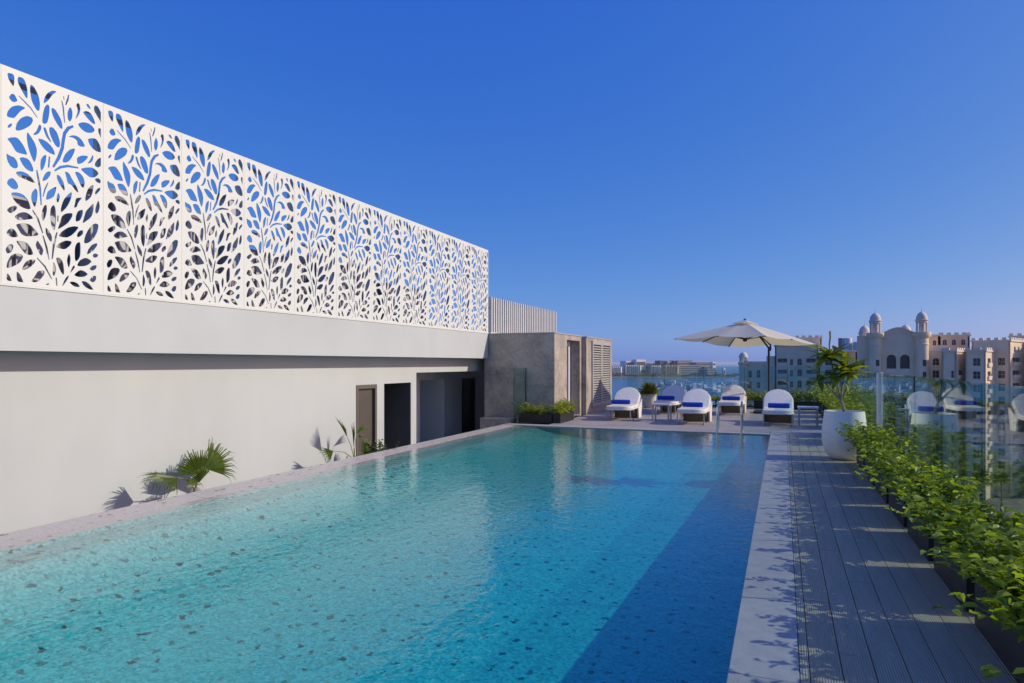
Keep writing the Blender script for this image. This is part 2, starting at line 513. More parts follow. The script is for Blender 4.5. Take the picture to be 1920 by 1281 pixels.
# ledge just under water along the weir, then the slope down to the floor
prof = [(PX0, -.022), (PX0 + .06, -.05), (PX0 + .26, -.06), (PX0 + .40, -.08)]
prof += [(PX0 + .40 + u, -.08 + (FLOOR + .08) * (1 - math.exp(-u / 1.0))) for u in np.linspace(.04, 1, 30) ** 1.3 * 5.0] + [(PX1 + .01, FLOOR)]
FAR = -.34                               # shallow far end
yk = [NEAR, 4.0, PY1 + .01]
zs = lambda z, k: z if k < 2 else -.022 + (z + .022) * (FAR + .022) / (FLOOR + .022)
for (xa, za), (xb, zb) in zip(prof[:-1], prof[1:]):
    for k in range(2):
        pb.add([(xa, yk[k], zs(za, k)), (xa, yk[k + 1], zs(za, k + 1)), (xb, yk[k + 1], zs(zb, k + 1)), (xb, yk[k], zs(zb, k))], [(0, 1, 2, 3)])
pb.add([(PX1 + .01, NEAR, FLOOR), (PX1 + .01, PY1 + .01, FLOOR), (PX1 + .01, PY1 + .01, -.03), (PX1 + .01, NEAR, -.03)], [(0, 1, 2, 3)])
pb.add([(PX0, PY1 + .01, FLOOR), (PX1 + .01, PY1 + .01, FLOOR), (PX1 + .01, PY1 + .01, -.03), (PX0, PY1 + .01, -.03)], [(0, 1, 2, 3)])
pb.add([(PX0, NEAR, FLOOR), (PX1 + .01, NEAR, FLOOR), (PX1 + .01, NEAR, -.03), (PX0, NEAR, -.03)], [(0, 1, 2, 3)])
tag(pb.build('pool_basin', 'pool_mosaic', smooth=False), kind='structure')
tag(MB().box(PX0 - .14, PX1 + .02, NEAR - .01, PY1 + .02, FLOOR - .3, -.016).build('pool_water', 'pool_water'), kind='structure')

BYS = 17.32
slab = tag(MB().box(PX1 + .012, 1.66, -4, 26, -1.0, -.045).box(-6.76, PX1 + .012, PY1 + .012, BYS, -1.0, -.045).box(-7.9, PX1 + .012, BYS, 26, -1.0, -.045).build('terrace_slab', 'slab'), kind='structure')

# coping slabs round the pool
def piece(name, mat, parent, x0, x1, y0, y1, z0, z1, bevel=.004, cache={}):
    k = (mat, round(x1 - x0, 3), round(y1 - y0, 3), round(z1 - z0, 3))
    if k not in cache:
        hx, hy = (x1 - x0) / 2, (y1 - y0) / 2
        o = MB().box(-hx, hx, -hy, hy, -(z1 - z0), 0).build(name, mat, parent, bevel=bevel)
        cache[k] = o.data
    else:
        o = link(name, cache[k], None, parent)
    o.location = Vector(((x0 + x1) / 2, (y0 + y1) / 2, z1)) - wpos(parent)
    return o

cop = tag(MB().box(PX1 + .015, .05, -4, PY1, -.044, -.03).build('pool_coping', 'slab'), kind='structure')
y = -3.6
while y < 16.1:
    piece('coping_slab', 'coping_stone', cop, PX1 - .012, .078, y, min(y + 1.197, 16.25), -.028, .004)
    y += 1.2
x = -6.72
while x < PX1 - .05:
    x1 = min(x + 1.0, PX1 - .016)
    piece('coping_slab', 'coping_stone', cop, x, x1 - .003, PY1 - .012, PY1 + .33, -.028, .004)
    x += 1.0
box('edge_board', (.0815, .1265, -4, 16.25, -.04, -.001), 'deck_board', cop)

deck = tag(MB().box(.13, 1.655, -4, 16.24, -.044, -.035).build('deck_base', 'slab'), kind='structure')
bw = .158
for i in range(10):
    x0 = .131 + i * bw
    y = -3.9 - (i * .83) % 2.2
    while y < 16.24:
        y1 = min(y + 2.2, 16.24)
        if y1 > -3.5 and y1 - y > .1:
            piece('deck_board', 'deck_board', deck, x0, x0 + bw - .0045 if x0 + bw < 1.64 else 1.64, y, y1 - .004, -.034, 0.0, .003)
        y += 2.2
paving = tag(MB().box(-5.5, 1.655, 16.26, 25.9, -.044, -.035).build('terrace_paving', 'slab'), kind='structure')
row = 0
y = 16.262
while y < 25.7:
    x = -5.66 - (row % 2) * .45
    while x < 1.64:
        a0, a1 = max(x, -5.64), min(x + .896, 1.64)
        if a1 - a0 > .05:
            piece('paving_tile', 'terrace_tile', paving, a0, a1, y, min(y + .446, 25.88), -.034, 0.0, .003)
        x += .9
    y += .45
    row += 1

# low service gutter between weir and building
tag(MB().box(-11.4, -6.775, -6, 21.4, -1.0, -.95).build('gutter_floor', 'coping_stone'), kind='structure')

# ------------------------------------------------------------------ white building on the left
FX, WX, BX = -7.8, -8.21, -9.7           # screen/fascia, wall, recess back
bld = thing('pool_building', 'white rendered building with overhanging roof edge along the pool', 'building', (WX, 8, -.95))
FZ = -.95
mY = lambda X, s=1: (lambda u, v, d: (X - d * s, u, v))
wallholes = [rect(11.52, 12.28, FZ + .002, 1.14), rect(12.57, 13.72, FZ + .002, 1.14)]
wo = [(-8, FZ), (11.52, FZ), (11.52, 1.14), (12.28, 1.14), (12.28, FZ), (12.57, FZ), (12.57, 1.14), (13.72, 1.14), (13.72, FZ), (13.97, FZ), (13.97, 1.37), (23.4, 1.37), (23.4, 1.75), (-8, 1.75)]
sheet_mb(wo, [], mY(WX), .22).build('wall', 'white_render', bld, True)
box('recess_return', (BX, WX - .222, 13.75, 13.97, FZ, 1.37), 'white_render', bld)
rw = [(13.97, FZ), (16.7, FZ), (16.7, 1.1), (18.2, 1.1), (18.2, FZ), (19.4, FZ), (19.4, 1.1), (20.4, 1.1), (20.4, FZ), (23.4, FZ), (23.4, 1.75), (13.97, 1.75)]
sheet_mb(rw, [], mY(BX), .22).build('recess_wall', 'recess_brightened', bld, True)
box('recess_end_wall', (BX, -7.95, 23.41, 23.6, FZ, 1.75), 'recess_brightened', bld)
# passage behind the opening and the dark rooms
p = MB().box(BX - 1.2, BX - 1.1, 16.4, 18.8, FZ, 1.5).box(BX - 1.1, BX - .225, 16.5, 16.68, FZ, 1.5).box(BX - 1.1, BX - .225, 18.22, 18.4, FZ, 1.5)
p.build('passage_wall', 'recess_brightened', bld, True)
p = MB().box(WX - .86, WX - .80, 12.3, 13.9, FZ, 1.6).box(WX - .80, WX - .225, 12.35, 12.55, FZ, 1.6).box(WX - .80, WX - .225, 13.73, 13.745, FZ, 1.13)
p.build('shower_wall', 'dark_plaster', bld, True)
for k in range(3):
    box('shower_panel', (WX - .79, WX - .76, 12.57 + k * .39, 12.57 + k * .39 + .383, FZ, 1.3), 'dark_plaster', bld)
box('shower_lining', (WX - .79, WX - .004, 13.70, 13.719, FZ, 1.139), 'dark_plaster', bld)
box('shower_ceiling', (WX - .8, WX - .225, 12.55, 13.75, 1.15, 1.3), 'dark_plaster', bld)
def door(x, y0, y1, z1, fm, lm, name='door'):
    fr = MB().box(x - .12, x + .012, y0, y0 + .07, FZ, z1).box(x - .12, x + .012, y1 - .07, y1, FZ, z1).box(x - .12, x + .012, y0 + .07, y1 - .07, z1 - .08, z1).build('door_frame', fm, bld, True)
    lf = box('door', (x - .10, x - .055, y0 + .072, y1 - .072, FZ, z1 - .083), lm, bld)
    MB().tube([(x - .054, y0 + .16, .08), (x - .01, y0 + .16, .08), (x - .01, y0 + .27, .08)], .011, 8).build('handle', 'steel', lf, True)
door(WX, 11.525, 12.275, 1.138, 'door_frame', 'door_brown')
door(BX, 19.41, 20.39, 1.095, 'black_metal', 'black_metal')
# overhanging roof edge
box('fascia', (FX - .16, FX, -8, 17.28, 1.735, 2.44), 'white_render', bld)
box('soffit', (WX - .1, FX - .162, -8, 17.28, 1.752, 1.82), 'soffit', bld)
box('roof_slab', (-14, FX - .162, -8, 23.6, 2.30, 2.40), 'concrete', bld)
box('drip_edge', (FX - .02, FX + .012, -8, 17.28, 2.441, 2.462), 'screen_white', bld)

# leaf cut-out pattern of one screen panel, traced on the first panel
T1 = """80,158 157,180 152,322 90,225|200,203 262,225 298,330 298,458 215,310 192,250|335,290 375,320 420,410 435,490 428,575 395,560 345,465 328,350|620,365 570,355 520,380 488,430 475,497 530,460 570,400|95,430 125,390 155,395 180,440 190,470 140,482|75,638 85,580 130,530 200,515 280,545 225,575 180,625 155,655|170,787 185,710 230,655 290,632 345,650 358,685 330,735 270,770 220,788|80,755 95,725 125,710 130,735 105,762|515,505 540,530 535,620 515,705 485,716 462,700 465,630 485,540|565,545 600,560 640,620 672,690 682,760 665,772 625,720 585,650 563,580|765,530 790,580 788,650 765,695 740,665 737,590|845,490 868,500 878,560 860,620 820,668 848,590 845,540 830,520|940,497 970,505 995,562 955,535|908,590 945,577 990,600 1020,655 1042,722 1000,705 950,650 920,610|1040,515 1070,530 1100,590 1118,625 1117,725 1080,660 1035,590 1025,545|850,720 900,700 960,710 1010,745 1033,790 1000,815 940,810 890,775|1075,765 1100,770 1115,800 1113,900 1090,845 1072,800|425,725 450,740 448,780 415,830 368,840 365,828 400,795|470,757 500,762 520,830 560,912 548,915 500,850|540,757 580,760 625,820 655,920 648,975 610,960 570,890 540,810|80,885 120,868 180,868 215,900 260,965 297,1052 250,1045 180,1025 150,980 115,920|298,810 330,850 380,930 402,1000 395,1075 375,1137 345,1080 310,980 293,880|415,880 470,890 530,930 580,990 602,1057 550,1040 490,1000 445,940|745,862 790,843 840,850 890,890 930,965 880,965 845,945 845,905 800,868|960,885 1000,875 1050,882 1085,940 1112,1025 1060,1020 1010,985 975,935|815,985 812,1020 780,1090 740,1135 690,1138 685,1110 710,1050 760,1000|70,1040 110,1070 155,1085 185,1130 195,1190 160,1205 115,1180 80,1120|212,1090 260,1085 310,1105 345,1160 365,1225 350,1240 290,1215 245,1160|505,1055 500,1120 480,1190 450,1233 440,1180 445,1110 470,1070|840,1085 900,1062 962,1072 940,1110 890,1150 845,1155|1010,1055 1020,1080 1010,1120 985,1145 955,1148 985,1110|1108,1085 1105,1170 1075,1195 1035,1175 1040,1140 1070,1100|880,1210 940,1195 1010,1195 1060,1235 1075,1262 1040,1298 985,1303 920,1250"""
S1 = "205,412 270,478 335,545 408,650 /12|675,465 690,540 705,705 /14|693,415 700,455 /12|750,400 740,450 718,512 /16|800,742 745,765 705,820 690,900 680,980 640,1090 580,1190 /28|540,1075 530,1195 /22|595,1230 660,1190 740,1178 855,1198 /22"
T2 = """158,20 215,12 270,35 320,80 350,128 310,118 240,85 185,65|470,15 508,15 500,55 465,100 422,108 440,55|68,135 85,95 125,78 165,120 182,165 165,192 120,185|570,45 600,60 635,120 650,195 635,200 600,150 570,85|650,15 690,30 720,90 770,170 785,222 760,210 715,145 680,135 665,70|748,18 790,22 830,65 848,120 838,175 815,165 780,90|950,85 985,80 1008,100 1005,135 960,115|935,145 930,210 910,270 860,312 853,285 870,210 900,165|1005,175 1000,205 955,250 950,220 975,185|110,228 170,225 230,245 280,300 308,385 270,390 200,360 140,300|355,183 375,210 372,290 352,370 335,350 312,290 318,225|565,165 555,215 535,270 470,298 460,280 475,215 520,185|585,225 600,265 585,325 567,315 568,260|718,218 710,290 670,370 612,425 610,380 635,300 680,245|760,280 825,275 785,320 768,370 740,375 752,330|985,300 1000,360 985,420 960,438 952,400 965,345|65,400 100,370 150,355 173,370 160,400 105,435|465,345 470,400 455,470 430,510 417,480 420,410 440,360|535,350 555,380 560,470 555,560 542,605 515,560 500,450 510,380|935,330 935,400 915,470 825,535 840,480 860,410 900,370|830,395 825,450 800,505 758,515 760,460 780,410|145,465 200,425 260,422 310,455 332,485 280,492 190,505|725,432 720,470 680,530 620,570 578,592 600,530 620,460 660,435|160,545 230,532 300,545 350,600 383,640 370,655 265,663 215,640 185,590|65,630 80,600 110,582 150,600 183,668 120,672 80,650|455,570 490,610 520,660 518,718 495,705 460,640|787,570 760,610 720,650 670,675 585,660 620,615 680,575 740,562|800,605 830,600 830,640 790,672 768,660 780,625|985,545 975,610 940,680 890,725 842,730 850,670 880,600 940,535|720,715 700,755 650,795 555,770 600,730 660,703|158,710 215,712 270,730 310,780 333,840 300,850 250,835 210,780|375,703 400,740 437,800 415,860 385,820 355,750|55,790 85,745 125,742 135,770 110,825 70,835|805,720 805,860 775,905 750,905 748,780 770,730|972,730 970,760 930,810 870,848 880,800 920,745|65,980 75,920 110,855 160,835 215,845 230,870 200,925 130,965|355,900 345,930 300,975 235,1003 222,985 250,925 300,895|690,830 708,880 700,950 685,978 668,900|535,910 565,990 545,1058 527,1050 528,970|560,878 600,880 630,920 642,1000 638,1050 610,1020 580,950|770,958 800,900 860,875 920,912 880,950 830,962|925,850 950,832 982,845 975,870 940,878|895,985 925,955 968,952 960,990 920,1008|738,1050 800,998 840,1010 880,1040 850,1065 790,1070|895,1105 925,1060 962,1058 960,1100 935,1125|740,950 752,970 730,1000 700,1035 722,975|690,1052 680,1090 620,1172 640,1110 665,1070|70,1030 100,1060 122,1122 65,1100|170,1010 205,1050 240,1132 175,1115 165,1060|310,1115 350,1060 380,1010 440,1005 445,1040 400,1100 360,1122|555,1070 570,1080 575,1165 562,1165|450,1155 480,1130 497,1140 470,1155|692,1120 740,1115 785,1140 800,1172 740,1165|815,1110 860,1115 900,1145 938,1200 890,1190 840,1160"""
S2 = "367,-2 378,60 400,180 412,350 /16|480,125 450,190 430,265 /12|580,455 578,515 /16|325,398 380,490 428,632 /16|570,622 540,740 522,890 /18|430,655 465,770 490,895 /16|370,878 450,965 518,1090 /14"
_th = math.atan(508 / 1243); _s, _c = math.sin(_th), math.cos(_th)

def unproject(ix, iy):
    """drawing sheet (slanted view of the first panel) -> flat panel coordinates in metres"""
    a, b_ = (ix - 960) / 1243, (681 - iy) / 1243
    t = FX / (-_s + _c * a)
    return ((_c + _s * a) * t - 4.53, 1.6 + b_ * t - 2.46)

def chaikin(p, it=2):
    for _ in range(it):
        q = []
        for i in range(len(p)):
            (a, b_), (c, d) = p[i], p[(i + 1) % len(p)]
            # keep pointed tips fairly sharp
            q += [(a * .8 + c * .2, b_ * .8 + d * .2), (a * .2 + c * .8, b_ * .2 + d * .8)]
        p = q
    return p

def parse(T, S, ox, oy, k):
    out = []
    f = lambda s: [tuple(float(q) for q in z.split(',')) for z in s.split()]
    for s in T.split('|'):
        out.append(chaikin([unproject(ox + x / k, oy + y / k) for x, y in f(s)], 2))
    for s in S.split('|'):
        s, wd = s.split('/')
        ln = [unproject(ox + x / k, oy + y / k) for x, y in f(s)]
        hw = float(wd) / k / 2 * .0078
        A, B = [], []
        for i, p in enumerate(ln):
            q0, q1 = ln[max(i - 1, 0)], ln[min(i + 1, len(ln) - 1)]
            dx, dy = q1[0] - q0[0], q1[1] - q0[1]; L = math.hypot(dx, dy)
            t = hw * (.6 if i in (0, len(ln) - 1) else 1.)
            A.append((p[0] - dy / L * t, p[1] + dx / L * t)); B.append((p[0] + dy / L * t, p[1] - dx / L * t))
        out.append(A + B[::-1])
    return out

PW, PH = 1.16, 2.36
pat = parse(T1, S1, 0, 110, 5.8235) + parse(T2, S2, 0, 320, 5.338)
def swell(lp, k):
    cu_ = sum(p[0] for p in lp) / len(lp); cv_ = sum(p[1] for p in lp) / len(lp)
    return [(cu_ + (u - cu_) * k, cv_ + (v - cv_) * k) for u, v in lp]
pat = [swell(lp, 1.045) if len(lp) > 14 else lp for lp in pat]
pat = [[(min(max(u, .03), PW - .03), min(max(v, .03), PH - .035)) for u, v in lp] for lp in pat]
scr = thing('perforated_screen', 'tall white metal screen cut with leaf shapes on the roof edge', 'screen', (FX, 4.53, 2.465))
pmesh = sheet_mb(rect(.0015, PW - .0015, 0, PH), pat, lambda u, v, d: (-d, u, v), .012).build('leaf_panel', 'screen_white', scr)
for k in range(-3, 11):
    o = pmesh if k == 0 else link('leaf_panel', pmesh.data, None, scr)
    o.location = (0, k * PW, 0)
    # hollow rim of the panel
MBr = MB()
for k in range(-3, 12):
    MB().bar((-.10, k * PW, 0), (-.10, k * PW, PH - .03), .07).build('post', 'screen_white', scr)
for z in (.06, PH * .52, PH - .10):
    MB().bar((-.16, -3 * PW, z), (-.16, 11 * PW, z), .05).build('rail', 'steel_frame', scr)

# machines on the roof behind the screen
ac = thing('air_handling_unit', '', 'air conditioner', (-10.2, 5, 2.4), 0, 'machines on the roof behind the screen')
box('casing', (-.75, .75, -1.0, 1.0, .18, 1.42), 'ac_metal', ac, False, .02)
for sy in (-.5, .5):
    MB().lathe([(.40, 1.422), (.42, 1.53), (.36, 1.53), (.36, 1.45), (.001, 1.45)], 20, (0, sy)).build('fan_ring', 'ac_light', ac, smooth='auto')
for k in range(9):
    box('fin', (.752, .785, -.92 + k * .205, -.92 + k * .205 + .15, .3, 1.3), 'ac_light', ac, False)
for sy in (-.85, .85):
    box('foot', (-.7, .7, sy - .06, sy + .06, 0, .179), 'black_metal', ac, False)
labs = ['leftmost', 'second', 'third', 'fourth', 'fifth']
spots = [(-10.3, 5.4, .1), (-10.0, 7.9, .25), (-10.3, 10.6, 0.), (-10.2, 13.2, .1), (-10.2, 15.6, -.1)]
for i, (xx, yy, hh) in enumerate(spots):
    lb = f'grey roof machine seen through the leaf screen, {labs[i]} from the left edge'
    if i == 0:
        ac['label'] = lb; ac.location = (xx, yy, 2.4)
    else:
        o = dup(ac, (xx, yy, 2.4), 0, lb)
        o.scale = (1, 1, 1 + hh)
for i, (yy, zz) in enumerate([(6.7, 1.7), (9.3, 2.2), (12.0, 1.7)]):
    d = thing('duct_post', f'pale vertical roof duct behind the leaf screen, {labs[i]} from the left', 'duct', (-9.4, yy, 2.4), 0, 'ducts behind the screen')
    MB().box(-.12, .12, -.12, .12, 0, zz).build('shaft', 'ac_light', d)
    MB().box(-.2, .2, -.2, .2, zz + .001, zz + .08).build('cap', 'ac_metal', d)

# ------------------------------------------------------------------ stone service block
BY = 17.3; SX = -5.81; BT = 2.45
blk = thing('service_block', 'mottled stone service block with glass door and louvred doors', 'building', (-6.8, BY, 0))
box('front_wall', (-7.92, SX, BY, BY + .25, -.95, BT - .03), 'stone_cladding', blk)
sheet_mb([(BY + .252, -.04), (18.43, -.04), (18.43, 2.28), (19.75, 2.28), (19.75, -.04), (19.95, -.04), (19.95, BT - .03), (BY + .252, BT - .03)], [], mY(SX), .42).build('side_wall', 'stone_cladding', blk, True)
box('louvre_wall', (SX - .6, SX + .15, 19.952, 23.3, -.04, BT - .05), 'stone_cladding', blk)
box('left_wall', (-7.92, -7.7, BY + .252, 23.3, -.95, BT - .03), 'stone_cladding', blk)
box('back_wall', (-7.69, SX - .61, 23.05, 23.3, -.95, BT - .03), 'stone_cladding', blk)
box('roof', (-7.94, SX + .02, BY - .02, 19.951, BT - .028, BT), 'coping_stone', blk)
box('roof', (-7.94, SX + .17, 19.954, 23.32, BT - .048, BT - .02), 'coping_stone', blk)
dr = box('door', (SX - .41, SX - .36, 18.44, 19.74, 0, 2.27), 'dark_glass', blk)
box('door_frame', (SX - .36, SX - .30, 19.55, 19.745, 0, 2.27), 'white_frame', dr)
box('door_frame', (SX - .36, SX - .30, 18.435, 18.52, 0, 2.27), 'white_frame', dr)
box('door_frame', (SX - .36, SX - .30, 18.522, 19.548, 2.12, 2.27), 'white_frame', dr)
box('door_sill', (SX - .30, SX + .01, 18.44, 19.74, 0, .02), 'coping_stone', blk)
lx = SX + .152
for a0, a1 in ((20.55, 21.72), (21.74, 22.95)):
    dl = MB().box(lx, lx + .045, a0, a0 + .09, .2, 2.32).box(lx, lx + .045, a1 - .09, a1, .2, 2.32).box(lx, lx + .045, a0 + .09, a1 - .09, 2.2, 2.32).box(lx, lx + .045, a0 + .09, a1 - .09, .2, .32).build('louvre_door', 'louvre', blk, True)
    box('backing', (lx, lx + .004, a0 + .092, a1 - .092, .325, 2.195), 'interior_dark', dl)
    z = .34
    while z < 2.18:
        MB().add([(lx + .006, a0 + .092, z + .035), (lx + .05, a0 + .092, z), (lx + .05, a1 - .092, z), (lx + .006, a1 - .092, z + .035),
                  (lx + .006, a0 + .092, z + .047), (lx + .05, a0 + .092, z + .012), (lx + .05, a1 - .092, z + .012), (lx + .006, a1 - .092, z + .047)],
                 [(0, 1, 2, 3), (7, 6, 5, 4), (0, 4, 5, 1), (1, 5, 6, 2), (2, 6, 7, 3), (3, 7, 4, 0)]).build('slat', 'louvre', dl, True)
        z += .077
MB().lathe([(.03, 0), (.03, .02)], 10).build('knob', 'black_metal', blk).location = Vector((lx + .05, 21.68, 1.1)) - wpos(blk)

fin = thing('slatted_screen', 'row of pale vertical metal slats on the stone block roof', 'screen', (FX, 17.4, BT))
MB().box(-.03, .03, 0, 5.9, .0, .05).build('base_rail', 'slat_metal', fin)
MB().box(-.06, -.03, 0, 5.9, .72, .77).build('rail', 'steel_frame', fin)
MB().box(-.09, -.065, 0, 5.9, .05, 1.02).build('backing_sheet', 'steel_frame', fin)
fm = MB().box(-.055, .055, -.035, .035, .051, 1.05).build('slat', 'slat_metal', fin, bevel=.004)
fm.location = (0, .04, 0)
for k in range(1, 36):
    link('slat', fm.data, None, fin).location = (0, .04 + k * .1665, 0)

kb = tag(MB().box(-7.72, -6.79, 16.55, 17.29, -.95, .09).build('stone_step', 'kerb_stone', bevel=.01), 'low stone step at the end of the pool edge beside the service block', 'step')

# ------------------------------------------------------------------ glass balustrades
GX, GY, GT = 1.6, 25.5, 1.42
gb = thing('glass_balustrade', 'long frameless glass balustrade along the right side behind the hedge', 'balustrade', (GX, 8, 0))
ys = [-4.2, -2.6, -1.0, .55, 2.13, 3.71, 5.29, 6.88, 8.47, 10.05, 11.75, 13.45, 15.1, 16.8, 18.5, 20.2, 21.95, 23.7, 25.45]
for a, b_ in zip(ys[:-1], ys[1:]):
    pn = box('glass_pane', (GX - .006, GX + .006, a + .008, b_ - .008, .06, GT), 'pane_glass', gb)
    box('pane_edge', (GX - .0062, GX + .0062, b_ - .0079, b_ + .0079, .06, GT), 'edge_glass', pn)
    box('top_edge', (GX - .0062, GX + .0062, a + .0085, b_ - .0085, GT + .0005, GT + .009), 'pane_glass', pn)
box('base_channel', (GX - .03, GX + .03, -4.2, 25.45, -.04, .058), 'black_metal', gb)
MB().lathe([(.05, .06), (.05, GT + .012)], 20, (GX, 13.45)).build('post', 'white_frame', gb, True, smooth='auto')
gf = thing('glass_balustrade', 'glass balustrade across the far terrace edge behind the sun loungers', 'balustrade', (-2, GY, 0))
xs = np.linspace(-5.6, GX - .01, 6)
for a, b_ in zip(xs[:-1], xs[1:]):
    pn = box('glass_pane', (a + .008, b_ - .008, GY - .006, GY + .006, .06, GT + .05), 'pane_glass', gf)
    box('top_edge', (a + .0085, b_ - .0085, GY - .0062, GY + .0062, GT + .0505, GT + .059), 'pane_glass', pn)
    box('pane_edge', (b_ - .0079, b_ + .0079, GY - .0062, GY + .0062, .06, GT + .05), 'edge_glass', pn)
box('base_channel', (-5.62, GX - .04, GY - .03, GY + .03, -.04, .058), 'black_metal', gf)
gs = tag(MB().box(-6.66, -6.645, 16.42, 17.28, .005, 1.46).build('glass_screen', 'pane_glass'), 'upright green-edged glass screen fixed to the stone block by the pool corner', 'glass screen')
box('pane_edge', (-6.662, -6.643, 16.40, 16.419, .005, 1.462), 'edge_glass', gs)
box('pane_edge', (-6.662, -6.643, 17.281, 17.298, .005, 1.462), 'edge_glass', gs)

# ------------------------------------------------------------------ plants
def leaves_mesh(name, P, D, U, L, W, mat, parent, fold=.25, curl=.15):
    """P base points, D directions, U leaf normals (N,3), L, W lengths and widths"""
    D = D / np.linalg.norm(D, axis=1, keepdims=True)
    S = np.cross(D, U); S /= (np.linalg.norm(S, axis=1, keepdims=True) + 1e-9)
    U = np.cross(S, D)
    L = L[:, None]; W = W[:, None]
    b = P
    l1 = P + D * L * .30 + S * W * .46 + U * W * fold
    l2 = P + D * L * .68 + S * W * .42 + U * (W * fold - L * curl * .4)
    t = P + D * L - U * L * curl
    r2 = P + D * L * .68 - S * W * .42 + U * (W * fold - L * curl * .4)
    r1 = P + D * L * .30 - S * W * .46 + U * W * fold
    m1 = P + D * L * .5 - U * L * curl * .15
    n = len(P)
    V = np.stack([b, l1, l2, t, r2, r1, m1], 1).reshape(-1, 3)
    base = (np.arange(n) * 7)[:, None]
    q = np.stack([base + [0, 6, 2, 1], base + [6, 3, 3, 2]], 1)
    F = []
    for i in range(n):
        o = i * 7
        F += [(o, o + 6, o + 2, o + 1), (o + 6, o + 3, o + 2), (o, o + 5, o + 4, o + 6), (o + 6, o + 4, o + 3)]
    me = bpy.data.meshes.new(name)
    me.from_pydata(V.tolist(), [], F)
    return link(name, me, mat, parent)

def shrub(root, lx, ly, z0, hgt, nshoots, per, leafL, mat='hedge_leaf', spread=.25, seed=0, lean=(0, 0)):
    """leafy shrub: bent shoots rising from a strip lx by ly, leaves along each"""
    g = np.random.default_rng(seed)
    P, D, U, L = [], [], [], []
    st = MB()
    for _ in range(nshoots):
        b = np.array([g.uniform(-lx / 2, lx / 2), g.uniform(-ly / 2, ly / 2), z0])
        h = hgt * g.uniform(.45, 1.1)
        d = np.array([g.normal(0, spread) + b[0] * .9 + lean[0], g.normal(0, spread) + b[1] * .35 + lean[1], h])
        c = np.array([d[0] * .25, d[1] * .25, h * .7])
        ts = np.linspace(0, 1, 5)
        pts = [b + 2 * t * (1 - t) * c + t * t * d for t in ts]
        st.tube(pts, .0045, 3, .0015, cap=False)
        for k in range(per):
            t = .12 + .9 * (k + g.uniform(0, 1)) / per
            t = min(t, 1.)
            p = b + 2 * t * (1 - t) * c + t * t * d
            a = g.uniform(0, 2 * math.pi)
            dd = np.array([math.cos(a), math.sin(a), g.uniform(-.25, .75)])
            P.append(p); D.append(dd)
            U.append(np.array([g.normal(0, .35), g.normal(0, .35), 1.]))
            L.append(leafL * g.uniform(.6, 1.25) * (1.1 - .35 * t))
    st.build('stems', 'petiole', root)
    L = np.array(L)
    o = leaves_mesh('foliage', np.array(P), np.array(D), np.array(U), L, L * .62, mat, root)
    o['kind'] = 'stuff'
    return o

def planter(loc, lx, ly, h, label, group):
    t = thing('planter_box', label, 'planter', loc, 0, group)
    e = .018
    MB().box(-lx / 2, lx / 2, -ly / 2, -ly / 2 + e, 0, h).box(-lx / 2, lx / 2, ly / 2 - e, ly / 2, 0, h).box(-lx / 2, -lx / 2 + e, -ly / 2 + e, ly / 2 - e, 0, h).box(lx / 2 - e, lx / 2, -ly / 2 + e, ly / 2 - e, 0, h).build('trough', 'planter_black', t)
    MB().box(-lx / 2 + e + .001, lx / 2 - e - .001, -ly / 2 + e + .001, ly / 2 - e - .001, .02, h - .03).build('soil', 'soil', t)
    return t

ordn = ['nearest the camera', 'second from the camera', 'third from the camera', 'fourth from the camera', 'fifth from the camera', 'sixth from the camera', 'seventh from the camera', 'eighth from the camera', 'ninth from the camera']
hy = [2.0, 3.18, 4.35, 5.54, 6.73, 7.92, 9.09, 10.27, 11.42]
for i, yy in enumerate(hy):
    planter((1.24, yy, .001), .30, 0.99, .29, f'low black planter under the right hedge, {ordn[i]}', 'planters along the right glass')
    s = thing('hedge_shrub', f'bright green leafy shrub along the right glass, {ordn[i]}', 'shrub', (1.25, yy, .26), 0, 'shrubs of the right hedge')
    near = i < 5
    shrub(s, .26, .92, 0, 0.33 if i < 7 else .40, 115 if near else 85, 18 if near else 13, .086 if near else .09, seed=20 + i, spread=.14, lean=(-.045, 0))
far = [(1.28, 14.9, .42, 1.1, .45), (1.28, 16.3, .42, 1.1, .4), (1.28, 18.2, .42, 1.2, .5), (1.28, 20.0, .42, 1.2, .55), (1.28, 21.8, .42, 1.2, .6), (1.28, 23.6, .42, 1.2, .6)]
nm = ['just behind the large white pot', 'second behind the large white pot', 'third behind the large white pot', 'fourth behind the large white pot', 'fifth behind the large white pot', 'in the far right terrace corner']
for i, (x, yy, a, b_, h) in enumerate(far):
    planter((x, yy, .001), a, b_, .34, f'black planter by the right glass, {nm[i]}', 'planters along the right glass')
    s = thing('hedge_shrub', f'leafy shrub by the right glass, {nm[i]}', 'shrub', (x, yy, .31), 0, 'shrubs of the right hedge')
    shrub(s, a * .8, b_ * .95, 0, h, 70, 10, .09, seed=50 + i, spread=.12)
fx = [(-3.0, .16), (-1.75, .18), (-.45, .42), (.75, .48)]
fn = ['between the second and third loungers', 'left of the parasol pole', 'right of the parasol pole', 'behind the right side table']
for i, (x, h) in enumerate(fx):
    planter((x, 25.0, .001), 1.0, .42, .26, f'black planter at the far glass, {fn[i]}', 'planters along the far glass')
    s = thing('hedge_shrub', f'green shrub at the far glass, {fn[i]}', 'shrub', (x, 25.0, .23), 0, 'shrubs along the far glass')
    shrub(s, 1.05, .34, 0, h, 80, 11, .09, seed=70 + i, spread=.14)
planter((-6.14, 16.86, .005), .92, .36, .23, 'low black planter in front of the stone block wall', 'planters at the stone block')
s = thing('hedge_shrub', 'bright shrub in front of the stone block wall', 'shrub', (-6.14, 16.86, .2), 0, 'shrubs at the stone block')
shrub(s, .82, .26, 0, .30, 60, 10, .085, seed=91, spread=.07)
